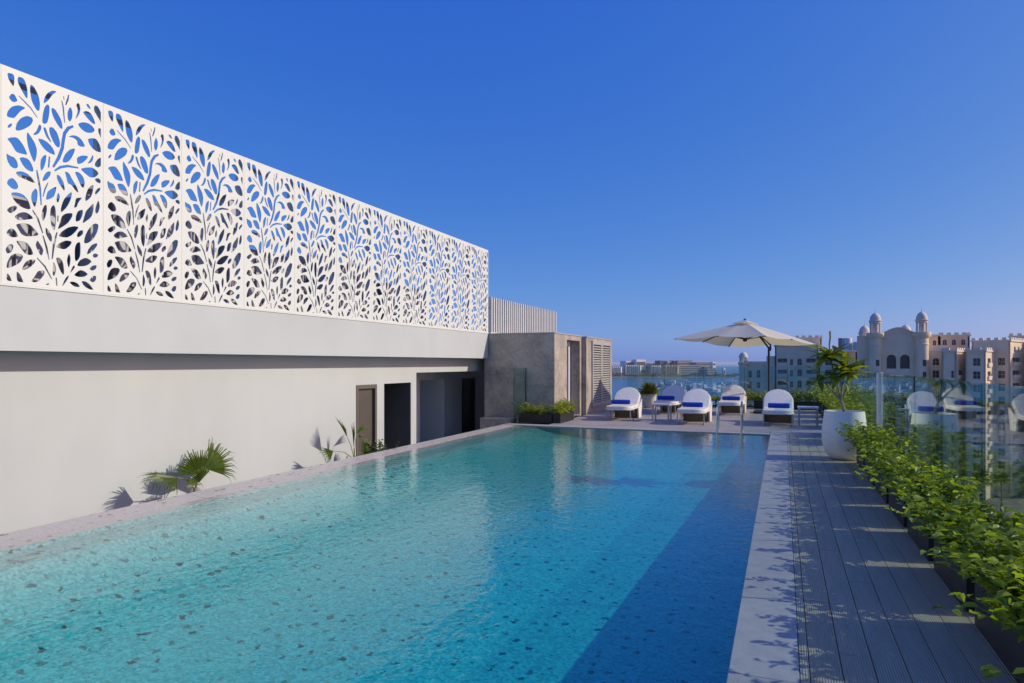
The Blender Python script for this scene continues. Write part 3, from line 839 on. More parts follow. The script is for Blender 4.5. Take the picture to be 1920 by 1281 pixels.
planter((-5.56, 17.33, .005), .22, 1.22, .25, 'low black planter round the corner of the stone block by its door', 'planters at the stone block')
s = thing('hedge_shrub', 'bright shrub round the corner of the stone block by its door', 'shrub', (-5.54, 17.33, .22), 0, 'shrubs at the stone block')
shrub(s, .16, 1.15, 0, .36, 70, 10, .085, seed=92, spread=.07)

# large white pot with a frangipani
pot = thing('large_pot', 'large rounded white pot on the deck in front of the right glass', 'pot', (.95, 12.35, .001))
MB().lathe([(.17, 0), (.22, .015), (.30, .12), (.345, .30), (.345, .46), (.325, .64), (.305, .80), (.275, .80), (.265, .72), (.001, .72)], 40).build('bowl', 'pot_white', pot, smooth='auto')
MB().lathe([(.262, .722), (.001, .735)], 20).build('soil', 'soil', pot)

def leaf_blade(L, W, droop, mat):
    """one long frangipani leaf along +x, drooping, folded at the midrib"""
    n = 9; vs = []; fs = []
    for i in range(n + 1):
        t = i / n
        x = L * (t - .12 * t * t); z = -droop * L * t ** 2
        wd = W * .5 * (math.sin(math.pi * min(1., t ** .75 * .97 + .02)) ** .8) + .004
        vs += [(x, -wd, z + wd * .35), (x, 0, z), (x, wd, z + wd * .35)]
    for i in range(n):
        o = i * 3
        fs += [(o, o + 1, o + 4, o + 3), (o + 1, o + 2, o + 5, o + 4)]
    me = bpy.data.meshes.new('leaf'); me.from_pydata(vs, [], fs); me.materials.append(M[mat])
    me.polygons.foreach_set('use_smooth', [True] * len(fs))
    return me

fr = thing('frangipani_tree', 'young frangipani with long drooping leaves growing in the large white pot', 'tree', (.95, 12.35, .73))
def branch(pts, r0, r1, name='branch'):
    MB().tube(pts, r0, 8, r1).build(name, 'bark', fr, smooth='auto')
branch([(0, 0, -.005), (-.015, 0, .12), (-.06, 0, .27)], .026, .022, 'trunk')
tips = []
for pts in ([(-.06, 0, .26), (-.20, -.02, .42), (-.37, -.03, .62)], [(-.06, 0, .26), (-.10, .04, .5), (-.17, .06, .78), (-.22, .04, 1.04)],
            [(-.055, 0, .26), (-.04, -.05, .42), (-.07, -.08, .66)], [(-.05, 0, .26), (.04, .02, .45), (.06, .03, .70)], [(-.05, 0, .26), (-.02, .08, .5), (.02, .13, .82)]):
    branch(pts, .017, .011); tips.append(pts[-1])
lm = [leaf_blade(L, L * .27, dr_, 'plumeria_leaf') for L, dr_ in ((.38, .25), (.44, .45), (.35, .6), (.48, .2))]
g = np.random.default_rng(5)
for ti, (tx, ty, tz) in enumerate(tips):
    nl = (11, 28, 13, 13, 17)[ti]
    for k in range(nl):
        a = k * 2.4 + ti; el = g.uniform(-.15, .75) if k < nl * .8 else g.uniform(.8, 1.25)
        o = link('leaf', lm[(k + ti) % 4], None, fr)
        o.location = (tx, ty, tz - g.uniform(0, .07 if ti != 1 else .14))
        o.rotation_euler = (g.normal(0, .2), -el, a)
        s_ = g.uniform(.8, 1.15) * (.85 if ti in (0, 2) else 1.); o.scale = (s_, s_, s_)
MB().tube([(-.22, .04, 1.03), (-.225, .04, 1.18), (-.21, .04, 1.30), (-.215, .04, 1.41)], .010, 6, .016).build('flower_stalk', 'petiole', fr)

# small pot with a spiky plant behind the first lounger
sp = thing('small_pot', 'small cream pot behind the leftmost sun lounger', 'pot', (-4.45, 23.9, .001))
MB().lathe([(.18, 0), (.20, .02), (.25, .28), (.27, .5), (.24, .5), (.23, .44), (.001, .44)], 28).build('bowl', 'pot_cream', sp, smooth='auto')
MB().lathe([(.225, .442), (.001, .45)], 16).build('soil', 'soil', sp)
pl = thing('spiky_plant', 'yellow-green spiky plant in the small cream pot', 'plant', (-4.45, 23.9, .45))
N = 230
g = np.random.default_rng(3)
a = g.uniform(0, 2 * math.pi, N); el = g.uniform(.15, 1.45, N)
D = np.stack([np.cos(a) * np.cos(el), np.sin(a) * np.cos(el), np.sin(el)], 1)
P = D * g.uniform(0, .10, N)[:, None] * np.array([1, 1, .8])
L = g.uniform(.30, .56, N)
o = leaves_mesh('foliage', P, D, np.tile([0., 0., 1.], (N, 1)) + g.normal(0, .2, (N, 3)), L, L * .11, 'spiky_leaf', pl, .2, .2)
o['kind'] = 'stuff'

# fan palms growing up from the gutter beside the weir
def fan(parent, hub, dirv, nrm, L, spread, nseg, base, droop=.12, seed=0):
    g = np.random.default_rng(seed)
    hub = Vector(hub); d = Vector(dirv).normalized(); n = Vector(nrm); n = (n - d * n.dot(d)).normalized(); s = n.cross(d)
    fr_ = MB()
    b0 = Vector(base)
    mid = (b0 + hub) / 2 + Vector((0, 0, .06))
    fr_.tube([b0, mid, hub], .009, 6, .006)
    o = fr_.build('frond_stalk', 'petiole', parent, True)
    bl = MB()
    for i in range(nseg):
        a0 = R(-spread + 2 * spread * i / nseg); a1 = R(-spread + 2 * spread * (i + 1) / nseg); am = (a0 + a1) / 2
        dr = lambda a: d * math.cos(a) + s * math.sin(a)
        ll = L * (.72 + .28 * math.cos(am * .8)) * g.uniform(.88, 1.08)
        f = .52 * L
        p0 = hub + dr(a0) * f; p1 = hub + dr(a1) * f
        pm_ = hub + dr(am) * f + n * .012
        t1 = hub + dr(am + g.normal(0, .03)) * ll * .85 - n * .02 * g.uniform(0, 1) - Vector((0, 0, droop * L * .25))
        t2 = hub + dr(am + g.normal(0, .05)) * ll - Vector((0, 0, droop * L * g.uniform(.4, 1.8)))
        wv = (p1 - p0) * .30
        bl.add([hub, p0, pm_, p1, t1 - wv, t1 + wv, t2], [(0, 1, 2), (0, 2, 3), (1, 4, 2), (2, 4, 5), (2, 5, 3), (4, 6, 5)])
    bo = bl.build('blade', 'palm_leaf', o)
    bo.location = -wpos(o)
    return o
pa = thing('fan_palm', 'bushy green fan palm rising beside the pool weir against the white wall', 'palm', (-7.72, 7.0, -.95))
MB().tube([(0, 0, 0), (0, .01, .45), (.01, .0, .78)], .05, 8, .03).build('trunk', 'bark', pa, smooth='auto')
bs = (-7.71, 7.0, -.19)
fan(pa, (-7.66, 7.02, .02), (.05, -.12, 1), (1, -.3, .1), .46, 78, 30, bs, seed=1)
fan(pa, (-7.72, 7.22, .06), (-.02, .92, .48), (1, .1, .25), .56, 52, 26, bs, .15, seed=2)
fan(pa, (-7.60, 6.60, .05), (.05, -1, .08), (.35, .1, 1), .50, 50, 22, bs, .2, seed=3)
fan(pa, (-7.80, 7.12, .05), (-.3, .3, .7), (.9, .2, .4), .33, 75, 20, bs, .2, seed=4)
fan(pa, (-7.55, 6.93, -.06), (.3, -.4, .65), (.8, -.3, .4), .32, 75, 20, bs, .2, seed=6)
pa2 = thing('fan_palm', 'sparse young fan palm beside the brown door with folded upright leaves', 'palm', (-7.72, 10.78, -.95))
MB().tube([(0, 0, 0), (0, .01, .40), (0, .0, .68)], .04, 8, .022).build('trunk', 'bark', pa2, smooth='auto')
bs = (-7.72, 10.78, -.27)
fan(pa2, (-7.72, 10.56, .17), (.02, -.60, .9), (.55, .8, .45), .50, 24, 10, bs, .02, seed=7)
fan(pa2, (-7.72, 10.76, -.05), (0, -.02, 1), (.5, 1, 0), .54, 9, 6, bs, .0, seed=8)
fan(pa2, (-7.76, 10.90, .21), (-.06, 1, .40), (.6, -.2, .9), .45, 16, 8, bs, .1, seed=9)
fan(pa2, (-7.66, 10.05, -.02), (.05, -1, -.12), (.9, 0, .5), .36, 34, 12, bs, .1, seed=10)
fan(pa2, (-7.64, 10.90, -.14), (.2, .9, .3), (1, 0, .3), .38, 60, 14, bs, .1, seed=11)
s = thing('gutter_plant', 'small dark green plant at the foot of the brown door', 'plant', (-7.3, 11.15, -.95))
shrub(s, .25, .35, .5, .50, 30, 10, .10, 'tree_leaf', .12, seed=33)

# ------------------------------------------------------------------ terrace furniture
def bent_slab(wf, s0, s1, z0, hinge, ang, thick, n=44, m=8, edge=.02):
    """mattress-like slab along y that bends up at the hinge; wf(s) half width"""
    V = []; F = []
    ss = np.concatenate([s0 + (s1 - s0) * (1 - np.cos(np.linspace(0, math.pi / 2, n // 2))) * .5 / 1, ])
    u = np.linspace(0, 1, n); u = .5 - .5 * np.cos(u * math.pi)
    rad = .16
    def path(s):
        a0 = hinge - rad
        if s <= a0: return s, z0, 0.
        if s >= a0 + rad * ang * 1.0:
            q = s - (a0 + rad * ang)
            return a0 + rad * math.sin(ang) + q * math.cos(ang), z0 + rad * (1 - math.cos(ang)) + q * math.sin(ang), ang
        t = (s - a0) / rad
        return a0 + rad * math.sin(t), z0 + rad * (1 - math.cos(t)), t
    for i in range(n):
        s = s0 + (s1 - s0) * u[i]
        y, z, a = path(s)
        hw = max(wf(s), .01)
        ny, nz = -math.sin(a), math.cos(a)
        prof = []
        for k in range(m + 1):
            x = -hw + 2 * hw * k / m
            prof.append((x, thick * (1 - .12 * abs(2 * k / m - 1) ** 6)))
        prof += [(hw + edge * .5, thick * .5)]
        for k in range(m + 1):
            x = hw - 2 * hw * k / m
            prof.append((x, 0.))
        prof += [(-hw - edge * .5, thick * .5)]
        for x, h in prof:
            V.append((x, y + ny * h, z + nz * h))
    K = 2 * m + 4
    for i in range(n - 1):
        for k in range(K):
            F.append((i * K + k, i * K + (k + 1) % K, (i + 1) * K + (k + 1) % K, (i + 1) * K + k))
    F += [tuple(reversed(range(K))), tuple(range((n - 1) * K, n * K))]
    return MB().add(V, F)

def wf_top(hw, s0, s1, rt, rf):
    def f(s):
        x = hw
        if s > s1 - rt:
            t = (s - (s1 - rt)) / rt; x = hw * math.sqrt(max(0, 1 - t ** 2.3))
        if s < s0 + rf:
            t = 1 - (s - s0) / rf; x = hw - rf * .9 * (1 - math.sqrt(max(0, 1 - t * t)))
        return x
    return f
ANG = R(35)
lo = thing('sun_lounger', '', 'sun lounger', (0, 0, 0), 0, 'sun loungers on the far terrace')
bent_slab(wf_top(.375, 0, 1.98, .46, .26), 0, 1.98, .30, 1.22, ANG, .045).build('shell', 'wicker', lo, smooth='auto')
cu = bent_slab(wf_top(.35, .02, 1.95, .44, .24), .02, 1.95, .347, 1.22, ANG, .06).build('cushion', 'cushion', lo, smooth='auto')
for sx in (-1, 1):
    MB().tube([(sx * .33, .12, .31), (sx * .34, .09, .012), (sx * .34, .62, .012), (sx * .33, .66, .31)], .014, 8).build('leg', 'tube_grey', lo, smooth='auto')
MB().tube([(-.34, .09, .03), (.34, .09, .03)], .011, 8).build('stretcher', 'tube_grey', lo)
for sx in (-1, 1):
    MB().add([(sx * .345, 1.22, 0), (sx * .345, 1.62, 0), (sx * .345, 1.80, .53), (sx * .345, 1.12, .30), (sx * .385, 1.22, 0), (sx * .385, 1.62, 0), (sx * .385, 1.80, .53), (sx * .385, 1.12, .30)],
             [(0, 1, 2, 3), (7, 6, 5, 4), (0, 4, 5, 1), (1, 5, 6, 2), (2, 6, 7, 3), (3, 7, 4, 0)]).build('side_support', 'wicker', lo, bevel=.006)
MB().box(-.345, .345, 1.36, 1.40, 0.002, .34).build('apron', 'wicker_dark', lo)
LL = [(-4.22, 18.0, .03, 'leftmost white wicker sun lounger beside the louvred doors'),
      (-3.42, 20.75, -.06, 'white sun lounger in the parasol shade behind the low table'),
      (-2.22, 17.55, .0, 'white wicker sun lounger in front between the low table and pool handrails'),
      (-1.54, 21.2, -.03, 'white sun lounger behind the pool handrails under the parasol'),
      (-.12, 18.0, .0, 'rightmost white wicker sun lounger in front of the parasol pole')]
TL = ['blue rolled towel on the leftmost sun lounger', 'blue rolled towel on the shaded lounger behind the low table', 'blue rolled towel on the lounger between low table and handrails', 'blue rolled towel on the lounger behind the handrails', 'blue rolled towel on the rightmost sun lounger']
# rolled towel
N_ = 20; tv = MB()
prof = [(math.cos(2 * math.pi * k / N_) * .075, math.sin(2 * math.pi * k / N_) * .066 + .066) for k in range(N_)]
for sg, kx in ((-.255, 0), ):
    pass
rings = [(-.262, .80), (-.252, .97), (-.20, 1.0), (-.1, 1.012), (0, 1.0), (.1, 1.012), (.2, 1.0), (.252, .97), (.262, .80)]
VV = [(x, y * k, (z - .066) * k + .066) for x, k in rings for y, z in prof]
FF = [(i * N_ + k, i * N_ + (k + 1) % N_, (i + 1) * N_ + (k + 1) % N_, (i + 1) * N_ + k) for i in range(len(rings) - 1) for k in range(N_)] + [tuple(reversed(range(N_))), tuple(range(8 * N_, 9 * N_))]
tw = thing('rolled_towel', '', 'towel', (0, 0, 0), 0, 'rolled towels on the loungers')
to = tv.add(VV, FF).build('roll', 'towel', tw, smooth='auto')
MB().tube([(x, -.076 + .0, .066) for x in (-.25, .25)], .006, 5).build('loose_edge', 'towel', tw)
for i, (x, yy, rz, lb) in enumerate(LL):
    if i == 0:
        lo.location = (x, yy, .001); lo.rotation_euler = (0, 0, rz); lo['label'] = lb
    else:
        dup(lo, (x, yy, .001), rz, lb)
    sx = (.62, .62, .55, .62, .55)[i]
    loc = (x - math.sin(rz) * sx + (-.03, -.06, 0, .02, .02)[i], yy + math.cos(rz) * sx, .43)
    if i == 0:
        tw.location = loc; tw.rotation_euler = (0, 0, rz + .03); tw['label'] = TL[0]
    else:
        dup(tw, loc, rz + (.0, .02, -.03, .02, 0)[i], TL[i])

tb = thing('side_table', 'low square table between the two left front loungers', 'table', (-3.1, 18.55, .001), 0, 'low side tables')
box('table_top', (-.25, .25, -.25, .25, .435, .475), 'table_top', tb, False, .008)
for sx in (-1, 1):
    for sy in (-1, 1):
        box('leg', (sx * .21 - .02, sx * .21 + .02, sy * .21 - .02, sy * .21 + .02, 0, .434), 'tube_grey', tb, False)
dup(tb, (.60, 18.75, .001), 0, 'low square table to the right of the rightmost lounger')

# cantilever parasol
pr = thing('cantilever_parasol', 'large cream cantilever parasol with dark pole behind the loungers', 'parasol', (-.42, 22.8, .001))
MB().box(-.45, .45, -.45, .45, 0, .07).build('base', 'black_metal', pr, bevel=.01)
MB().tube([(0, 0, .07), (0, 0, 2.12)], .035, 12).build('pole', 'parasol_pole', pr, smooth='auto')
MB().tube([(0, 0, 1.98), (.05, 0, 2.02), (.05, 0, 2.2), (-.02, 0, 2.22)], .03, 8).build('tilt_joint', 'parasol_pole', pr)
cx, cy, ctop = -.72, 0.0, 2.93
ar = R(17)
cen = Vector((cx, cy, 0))
def rimpt(a, r): return cen + Vector((math.cos(a) * r, math.sin(a) * r, 0))
tilt = lambda p: -.030 * (p.x - cx) - .055 * (p.y - cy)
corner_a = [math.pi + ar + k * math.pi / 2 for k in range(4)]
ribs = []
RC = 2.25
for k in range(8):
    a = corner_a[0] + k * math.pi / 4
    r = RC if k % 2 == 0 else RC / math.sqrt(2)
    p = rimpt(a, r); p.z = 2.30 + tilt(p)
    if k % 2 == 1: p.z += .04
    ribs.append(p)
apex = Vector((cx, cy, ctop))
V = []; F = []
NR = 7; SUB = 5
for i in range(NR + 1):
    t = .13 + .87 * i / NR
    for k in range(8):
        p0, p1 = ribs[k], ribs[(k + 1) % 8]
        for j in range(SUB):
            q = p0.lerp(p1, j / SUB)
            sag = -.045 * math.sin(math.pi * j / SUB) * t
            zz = apex.z + (q.z - apex.z) * t ** 1.06
            V.append((apex.x + (q.x - apex.x) * t, apex.y + (q.y - apex.y) * t, zz + sag))
K = 8 * SUB
for i in range(NR):
    for k in range(K):
        F.append((i * K + k, i * K + (k + 1) % K, (i + 1) * K + (k + 1) % K, (i + 1) * K + k))
V2 = [V[NR * K + k] for k in range(K)] + [(x, y, z - .05) for x, y, z in V[NR * K:NR * K + K]]
can = MB().add(V, F).build('canopy', 'canopy_cloth', pr, smooth=True)
can.data.set_sharp_from_angle(angle=R(12))
V = []; F = []
for i, t in enumerate((.0, .1, .2)):
    for k in range(8):
        q = ribs[k]
        V.append((apex.x + (q.x - apex.x) * t, apex.y + (q.y - apex.y) * t, apex.z + .07 + (q.z - apex.z) * t))
F = [(i * 8 + k, i * 8 + (k + 1) % 8, i * 8 + 8 + (k + 1) % 8, i * 8 + 8 + k) for i in range(2) for k in range(8)]
MB().add(V, F).build('vent', 'canopy_cloth', can)
MB().lathe([(.05, ctop + .07), (.04, ctop + .11), (.001, ctop + .12)], 12, (cx, cy)).build('finial', 'parasol_pole', can)
hub = Vector((cx, cy, 2.36))
MB().lathe([(.06, 2.30), (.07, 2.36), (.05, 2.42)], 12, (cx, cy)).build('hub', 'parasol_pole', pr)
for q in ribs:
    a_, b_ = apex.lerp(q, .06), q.copy()
    a_.z -= .03; b_.z -= .018
    MB().bar(a_, b_, .022, .03).build('rib', 'parasol_pole', pr)
    m_ = apex.lerp(q, .48); m_.z -= .03
    MB().bar(hub, m_, .018, .024).build('strut', 'parasol_pole', pr)
MB().tube([(0, 0, 2.08), (-.20, 0, 2.36), (-.36, 0, 2.58), (-.5, 0, 2.72)], .03, 10).build('arm', 'parasol_pole', pr, smooth='auto')

# pool handrails
hr = thing('pool_handrail', 'left of the two steel handrails at the far pool edge', 'handrail', (-1.40, 16.05, .004), 0, 'pool handrails')
pts = [(0, .20, 0), (0, .20, .45)] + [(0, .20 - .22 * (1 - math.cos(t)), .45 + .26 * math.sin(t)) for t in np.linspace(.2, math.pi - .15, 9)] + [(0, -.235, .40), (0, -.235, .02), (0, -.22, -.60)]
MB().tube(pts, .021, 10).build('rail', 'steel', hr, smooth='auto')
MB().lathe([(.05, 0), (.05, .012), (.025, .02)], 16, (0, .20)).build('flange', 'steel', hr, smooth='auto')
dup(hr, (-.87, 16.05, .004), 0, 'right of the two steel handrails at the far pool edge')
rg = thing('drain_ring', 'round metal inlet ring just under water near the weir at far left', 'drain', (-5.97, 3.66, -.049))
tr_ = [(math.cos(a) * .085, math.sin(a) * .115, 0) for a in np.linspace(0, 2 * math.pi, 25)]
MB().tube(tr_, .006, 6, cap=False).build('ring', 'drain', rg)

# ------------------------------------------------------------------ apartment complex across the water
def facade(parent, x, y, ang, W, z0, z1, holes, mat='sandstone', th=.35, cx0=0):
    """wall of width W starting at (x, y) running at ang; openings are cut and glazed"""
    ca, sa = math.cos(ang), math.sin(ang)
    fn = lambda u, v, d: (x + ca * u - sa * d, y + sa * u + ca * d, v)
    hl = [arch(a, b_, c, d) if k else rect(a, b_, c, d) for a, b_, c, d, k in holes]
    sheet_mb(rect(0, W, z0, z1), hl, fn, th).build('wall', mat, parent, True)
    for (a, b_, c, d, k), lp in zip(holes, hl):
        f2 = lambda u, v, dd: fn(u, v, dd + .26)
        wn_ = sheet_mb(lp, [], f2, .05).build('window', 'dark_glass', parent, True)
        mb = MB()
        def bar(u0, u1, v0, v1):
            P_ = [fn(u, v, dd) for dd in (.2, .255) for u, v in ((u0, v0), (u1, v0), (u1, v1), (u0, v1))]
            mb.add(P_, [(0, 1, 2, 3), (7, 6, 5, 4), (0, 4, 5, 1), (1, 5, 6, 2), (2, 6, 7, 3), (3, 7, 4, 0)])
        c_ = (a + b_) / 2
        bar(c_ - .05, c_ + .05, c, d - (.05 if k else 0)); bar(a, b_, (c + d) / 2 - .04, (c + d) / 2 + .04)
        mb.build('mullion', 'window_frame', wn_, True)
        if b_ - a > 1.6 and not k:      # balcony parapet
            mb = MB()
            P_ = [fn(u, v, dd) for dd in (-.35, -.002) for u, v in ((a - .1, c - .15), (b_ + .1, c - .15), (b_ + .1, c + .75), (a - .1, c + .75))]
            mb.add(P_, [(0, 1, 2, 3), (7, 6, 5, 4), (0, 4, 5, 1), (1, 5, 6, 2), (2, 6, 7, 3), (3, 7, 4, 0)])
            mb.build('balcony', 'sandstone_trim', parent, True)

def block(parent, x, y, ang, W, D, z0, z1, hf, hr_, crenel=True, mat='sandstone'):
    """rotated block; (x, y) front-left corner"""
    ca, sa = math.cos(ang), math.sin(ang)
    facade(parent, x, y, ang, W, z0, z1, hf, mat)
    facade(parent, x + ca * W, y + sa * W, ang + math.pi / 2, D, z0, z1, hr_, mat)
    facade(parent, x - sa * D, y + ca * D, ang - math.pi / 2, D, z0, z1, [], mat)
    L = lambda u, d, v: (x + ca * u - sa * d, y + sa * u + ca * d, v)
    mb = MB()
    q = [(-.25, -.25), (W + .25, -.25), (W + .25, D + .25), (-.25, D + .25)]
    mb.add([L(u, d, z1 + .002) for u, d in q] + [L(u, d, z1 + .4) for u, d in q], [(3, 2, 1, 0), (4, 5, 6, 7), (0, 1, 5, 4), (1, 2, 6, 5), (2, 3, 7, 6), (3, 0, 4, 7)])
    mb.build('cornice', 'sandstone_trim', parent, True)
    if crenel:
        def mer(u0, u1, d0, d1):
            mb = MB()
            q = [(u0, d0), (u1, d0), (u1, d1), (u0, d1)]
            mb.add([L(u, d, z1 + .402) for u, d in q] + [L(u, d, z1 + .95) for u, d in q], [(3, 2, 1, 0), (4, 5, 6, 7), (0, 1, 5, 4), (1, 2, 6, 5), (2, 3, 7, 6), (3, 0, 4, 7)])
            mb.build('merlon', 'sandstone_trim', parent, True)
        k = max(1, int(W / 1.5))
        for i in range(k):
            s0 = i * W / k
            mer(s0, s0 + W / k * .55, -.2, .2)
        k = max(1, int(D / 1.5))
        for i in range(k):
            s0 = i * D / k
            mer(W - .2, W + .2, s0 + .22, s0 + .22 + D / k * .55)
        mer(W - .35, W + .2, -.205, .21) if False else None
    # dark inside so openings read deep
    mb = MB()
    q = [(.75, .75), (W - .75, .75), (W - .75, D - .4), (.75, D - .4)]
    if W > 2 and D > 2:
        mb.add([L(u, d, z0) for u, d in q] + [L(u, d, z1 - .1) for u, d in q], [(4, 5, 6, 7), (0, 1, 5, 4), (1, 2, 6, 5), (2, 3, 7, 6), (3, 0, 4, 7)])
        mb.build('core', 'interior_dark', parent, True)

def dome(parent, x, y, z, r, h, n=20, finial=True, name='dome', mat='dome_stone'):
    prof = [(r * 1.22, z), (r * 1.22, z + .12 * r), (r, z + .16 * r)]
    for i in range(1, 12):
        t = i / 12
        prof.append((r * (1 - t ** 2.2) ** .62, z + .16 * r + h * (t ** .95)))
    prof.append((.001, z + .16 * r + h))
    d = MB().lathe(prof, n, (x, y)).build(name, mat, parent, True, smooth='auto')
    if finial:
        MB().lathe([(.09, z + h), (.14, z + h + .3), (.05, z + h + .6), (.02, z + h + 1.5)], 8, (x, y)).build('finial', mat, d, True)

gate = thing('domed_apartment_block', 'sand-coloured apartment block with twin domed round towers and paired arches', 'building', (26, 188, GZ))
gr_ = []
for k in range(9):
    zt = -4.2 - k * 3.0
    gr_ += [(4.4, 5.9, zt - 1.4, zt, 0), (7.4, 8.9, zt - 1.4, zt, 0)]
# central wall with curved gable
top = [(22.4 + (29.6 - 22.4) * t, 8.9 + 1.25 * math.sin(math.pi * t) ** 1.4) for t in np.linspace(1, 0, 15)]
hol = [arch(23.57, 25.63, -.86, 3.67, 14), arch(26.43, 28.5, -.86, 3.67, 14)]
rows = [rect(x0, x0 + 1.5, -4.6 - 3.0 * k, -2.9 - 3.0 * k) for k in range(8) for x0 in (23.9, 26.7)]
sheet_mb([(22.4, GZ), (29.6, GZ)] + top, hol + rows, lambda u, v, d: (u, 185.4 + d, v), .5).build('gable_wall', 'sandstone', gate, True)
for lp in hol:
    o = sheet_mb(lp, [], lambda u, v, d: (u, 186.6 + d, v), .05).build('arched_window', 'dark_glass', gate, True)
for lp in rows:
    sheet_mb(lp, [], lambda u, v, d: (u, 185.75 + d, v), .05).build('window', 'dark_glass', gate, True)
for lp in hol:
    u0, u1 = lp[0][0], lp[1][0]
    MB().box(u0 + .02, u1 - .02, 185.5, 185.6, -.85, .25).build('balustrade', 'sandstone_trim', gate, True)
tp2 = [(u, v + .22) for u, v in top]
sheet_mb(top + tp2[::-1], [], lambda u, v, d: (u, 185.1 + d, v + .002), .8).build('gable_cap', 'sandstone_trim', gate, True)
tp3 = [(u, v - .95) for u, v in top]; tp4 = [(u, v - .75) for u, v in top]
sheet_mb(tp3 + tp4[::-1], [], lambda u, v, d: (u, 185.22 + d, v), .17).build('moulding', 'sandstone_trim', gate, True)
box('rear_block', (19.0, 33.0, 187.0, 200, GZ, 8.2), 'sandstone', gate)
for X in (21.04, 30.9):
    tz0, tz1 = GZ, 7.9
    MB().lathe([(1.42, tz0), (1.42, 5.9), (1.55, 6.0), (1.55, 6.2), (1.42, 6.3), (1.42, 7.5), (1.6, 7.7), (1.85, 7.95), (1.95, 8.3), (1.95, 9.05), (1.85, 9.05), (1.80, 8.6), (.001, 8.6)], 24, (X, 184.9)).build('tower', 'sandstone', gate, True, smooth='auto')
    for k in range(8):
        a = k * math.pi / 4 + .2
        MB().lathe([(.2, 8.601), (.2, 11.6)], 8, (X + 1.08 * math.cos(a), 184.9 + 1.08 * math.sin(a))).build('column', 'dome_stone', gate, True)
    MB().lathe([(1.32, 11.3), (1.32, 11.84)], 20, (X, 184.9)).build('lantern_ring', 'dome_stone', gate, True)
    MB().lathe([(.55, 8.61), (.55, 11.3)], 12, (X, 184.9)).build('lantern_core', 'sandstone', gate, True)
    dome(gate, X, 184.9, 11.842, 1.25, 1.95)
    for z in (.9, -2.0):
        MB().box(X + .0, X + .7, 183.42, 183.6, z, z + 1.5).build('window', 'dark_glass', gate, True)
dome(gate, 29.0, 195, 9.3, 1.3, 1.9); dome(gate, 19.7, 195, 9.3, 1.3, 1.9)
for X in (29.0, 19.7):
    MB().lathe([(1.3, 8.2), (1.3, 9.299)], 16, (X, 195)).build('drum', 'dome_stone', gate, True)
sheet_mb(rect(17.2, 20.0, GZ, 8.4), [rect(18.0, 18.9, .2, 2.4), rect(18.0, 18.9, -3.0, -1.2)], lambda u, v, d: (u, 186.6 + d, v), .3).build('flank_wall', 'sandstone', gate, True)
for z0, z1 in ((.2, 2.4), (-3.0, -1.2)):
    MB().box(18.0, 18.9, 186.8, 186.85, z0, z1).build('window', 'dark_glass', gate, True)

rwing = thing('stepped_apartment_wing', 'sunlit sand-coloured apartment wing of stepped bays right of the domed towers', 'building', (42, 186, GZ))
flr = lambda u0, u1, h0, h1, arch_top=True, n=10: [(u0, u1, 1.2 - 3.0 * k + h0, 1.2 - 3.0 * k + h1, 1 if (k == 0 and arch_top) else 0) for k in range(n)]
facade(rwing, 32.36, 186.4, 0, 3.6, GZ, 5.3, flr(1.1, 2.4, -.1, 1.6))
MB().box(32.36, 36.0, 186.2, 186.39, 4.5, 5.9).build('parapet', 'sandstone_trim', rwing, True)
block(rwing, 32.3, 192, 0, 3.6, 6, 2, 8.3, [(.6, 1.3, 5.9, 7.3, 1), (2.2, 2.9, 5.9, 7.3, 1)], [], False)
block(rwing, 36.9, 198, 0, 6.6, 7, 2, 8.4, [(.8, 1.7, 6.2, 7.6, 1), (2.8, 3.7, 6.2, 7.6, 1), (4.8, 5.7, 6.2, 7.6, 1)], [], True)
box('rear_block', (32.4, 60, 199, 215, GZ, 5.6), 'sandstone', rwing)
A = R(-27)
def cblock(cxx, cyy, W, D, z1, hf, hr_):
    block(rwing, cxx - math.cos(A) * W, cyy - math.sin(A) * W, A, W, D, GZ, z1, hf, hr_)
cblock(36.95, 180.2, 2.9, 13.0, 4.2, flr(1.9, 2.7, -3.0, -1.4, False, 9), flr(1.8, 5.2, -3.1, -1.3, False, 9) + flr(8.4, 11.0, -.1, 1.6, False, 10))
cblock(42.4, 179.2, 3.9, 12.0, 4.2, flr(1.5, 2.9, -.2, 1.5, False), flr(1.6, 4.0, -.3, 1.5, False) + flr(7.6, 10.2, -.3, 1.5, False))
cblock(48.4, 184.6, 7.5, 24.0, 6.6, flr(5.2, 6.5, -.1, 1.6, False), [(3.4, 4.8, 4.2, 5.4, 0), (7.0, 8.4, 4.2, 5.4, 0)] + flr(2.2, 9.2, -.1, 1.7, False) + flr(14, 21, -.1, 1.7, False))
block(rwing, 52, 199, A, 10, 14, GZ, 8, [], [])
cblock(60, 187, 6, 10, 6.6, [], flr(1.0, 4.0, -.1, 1.7, False))

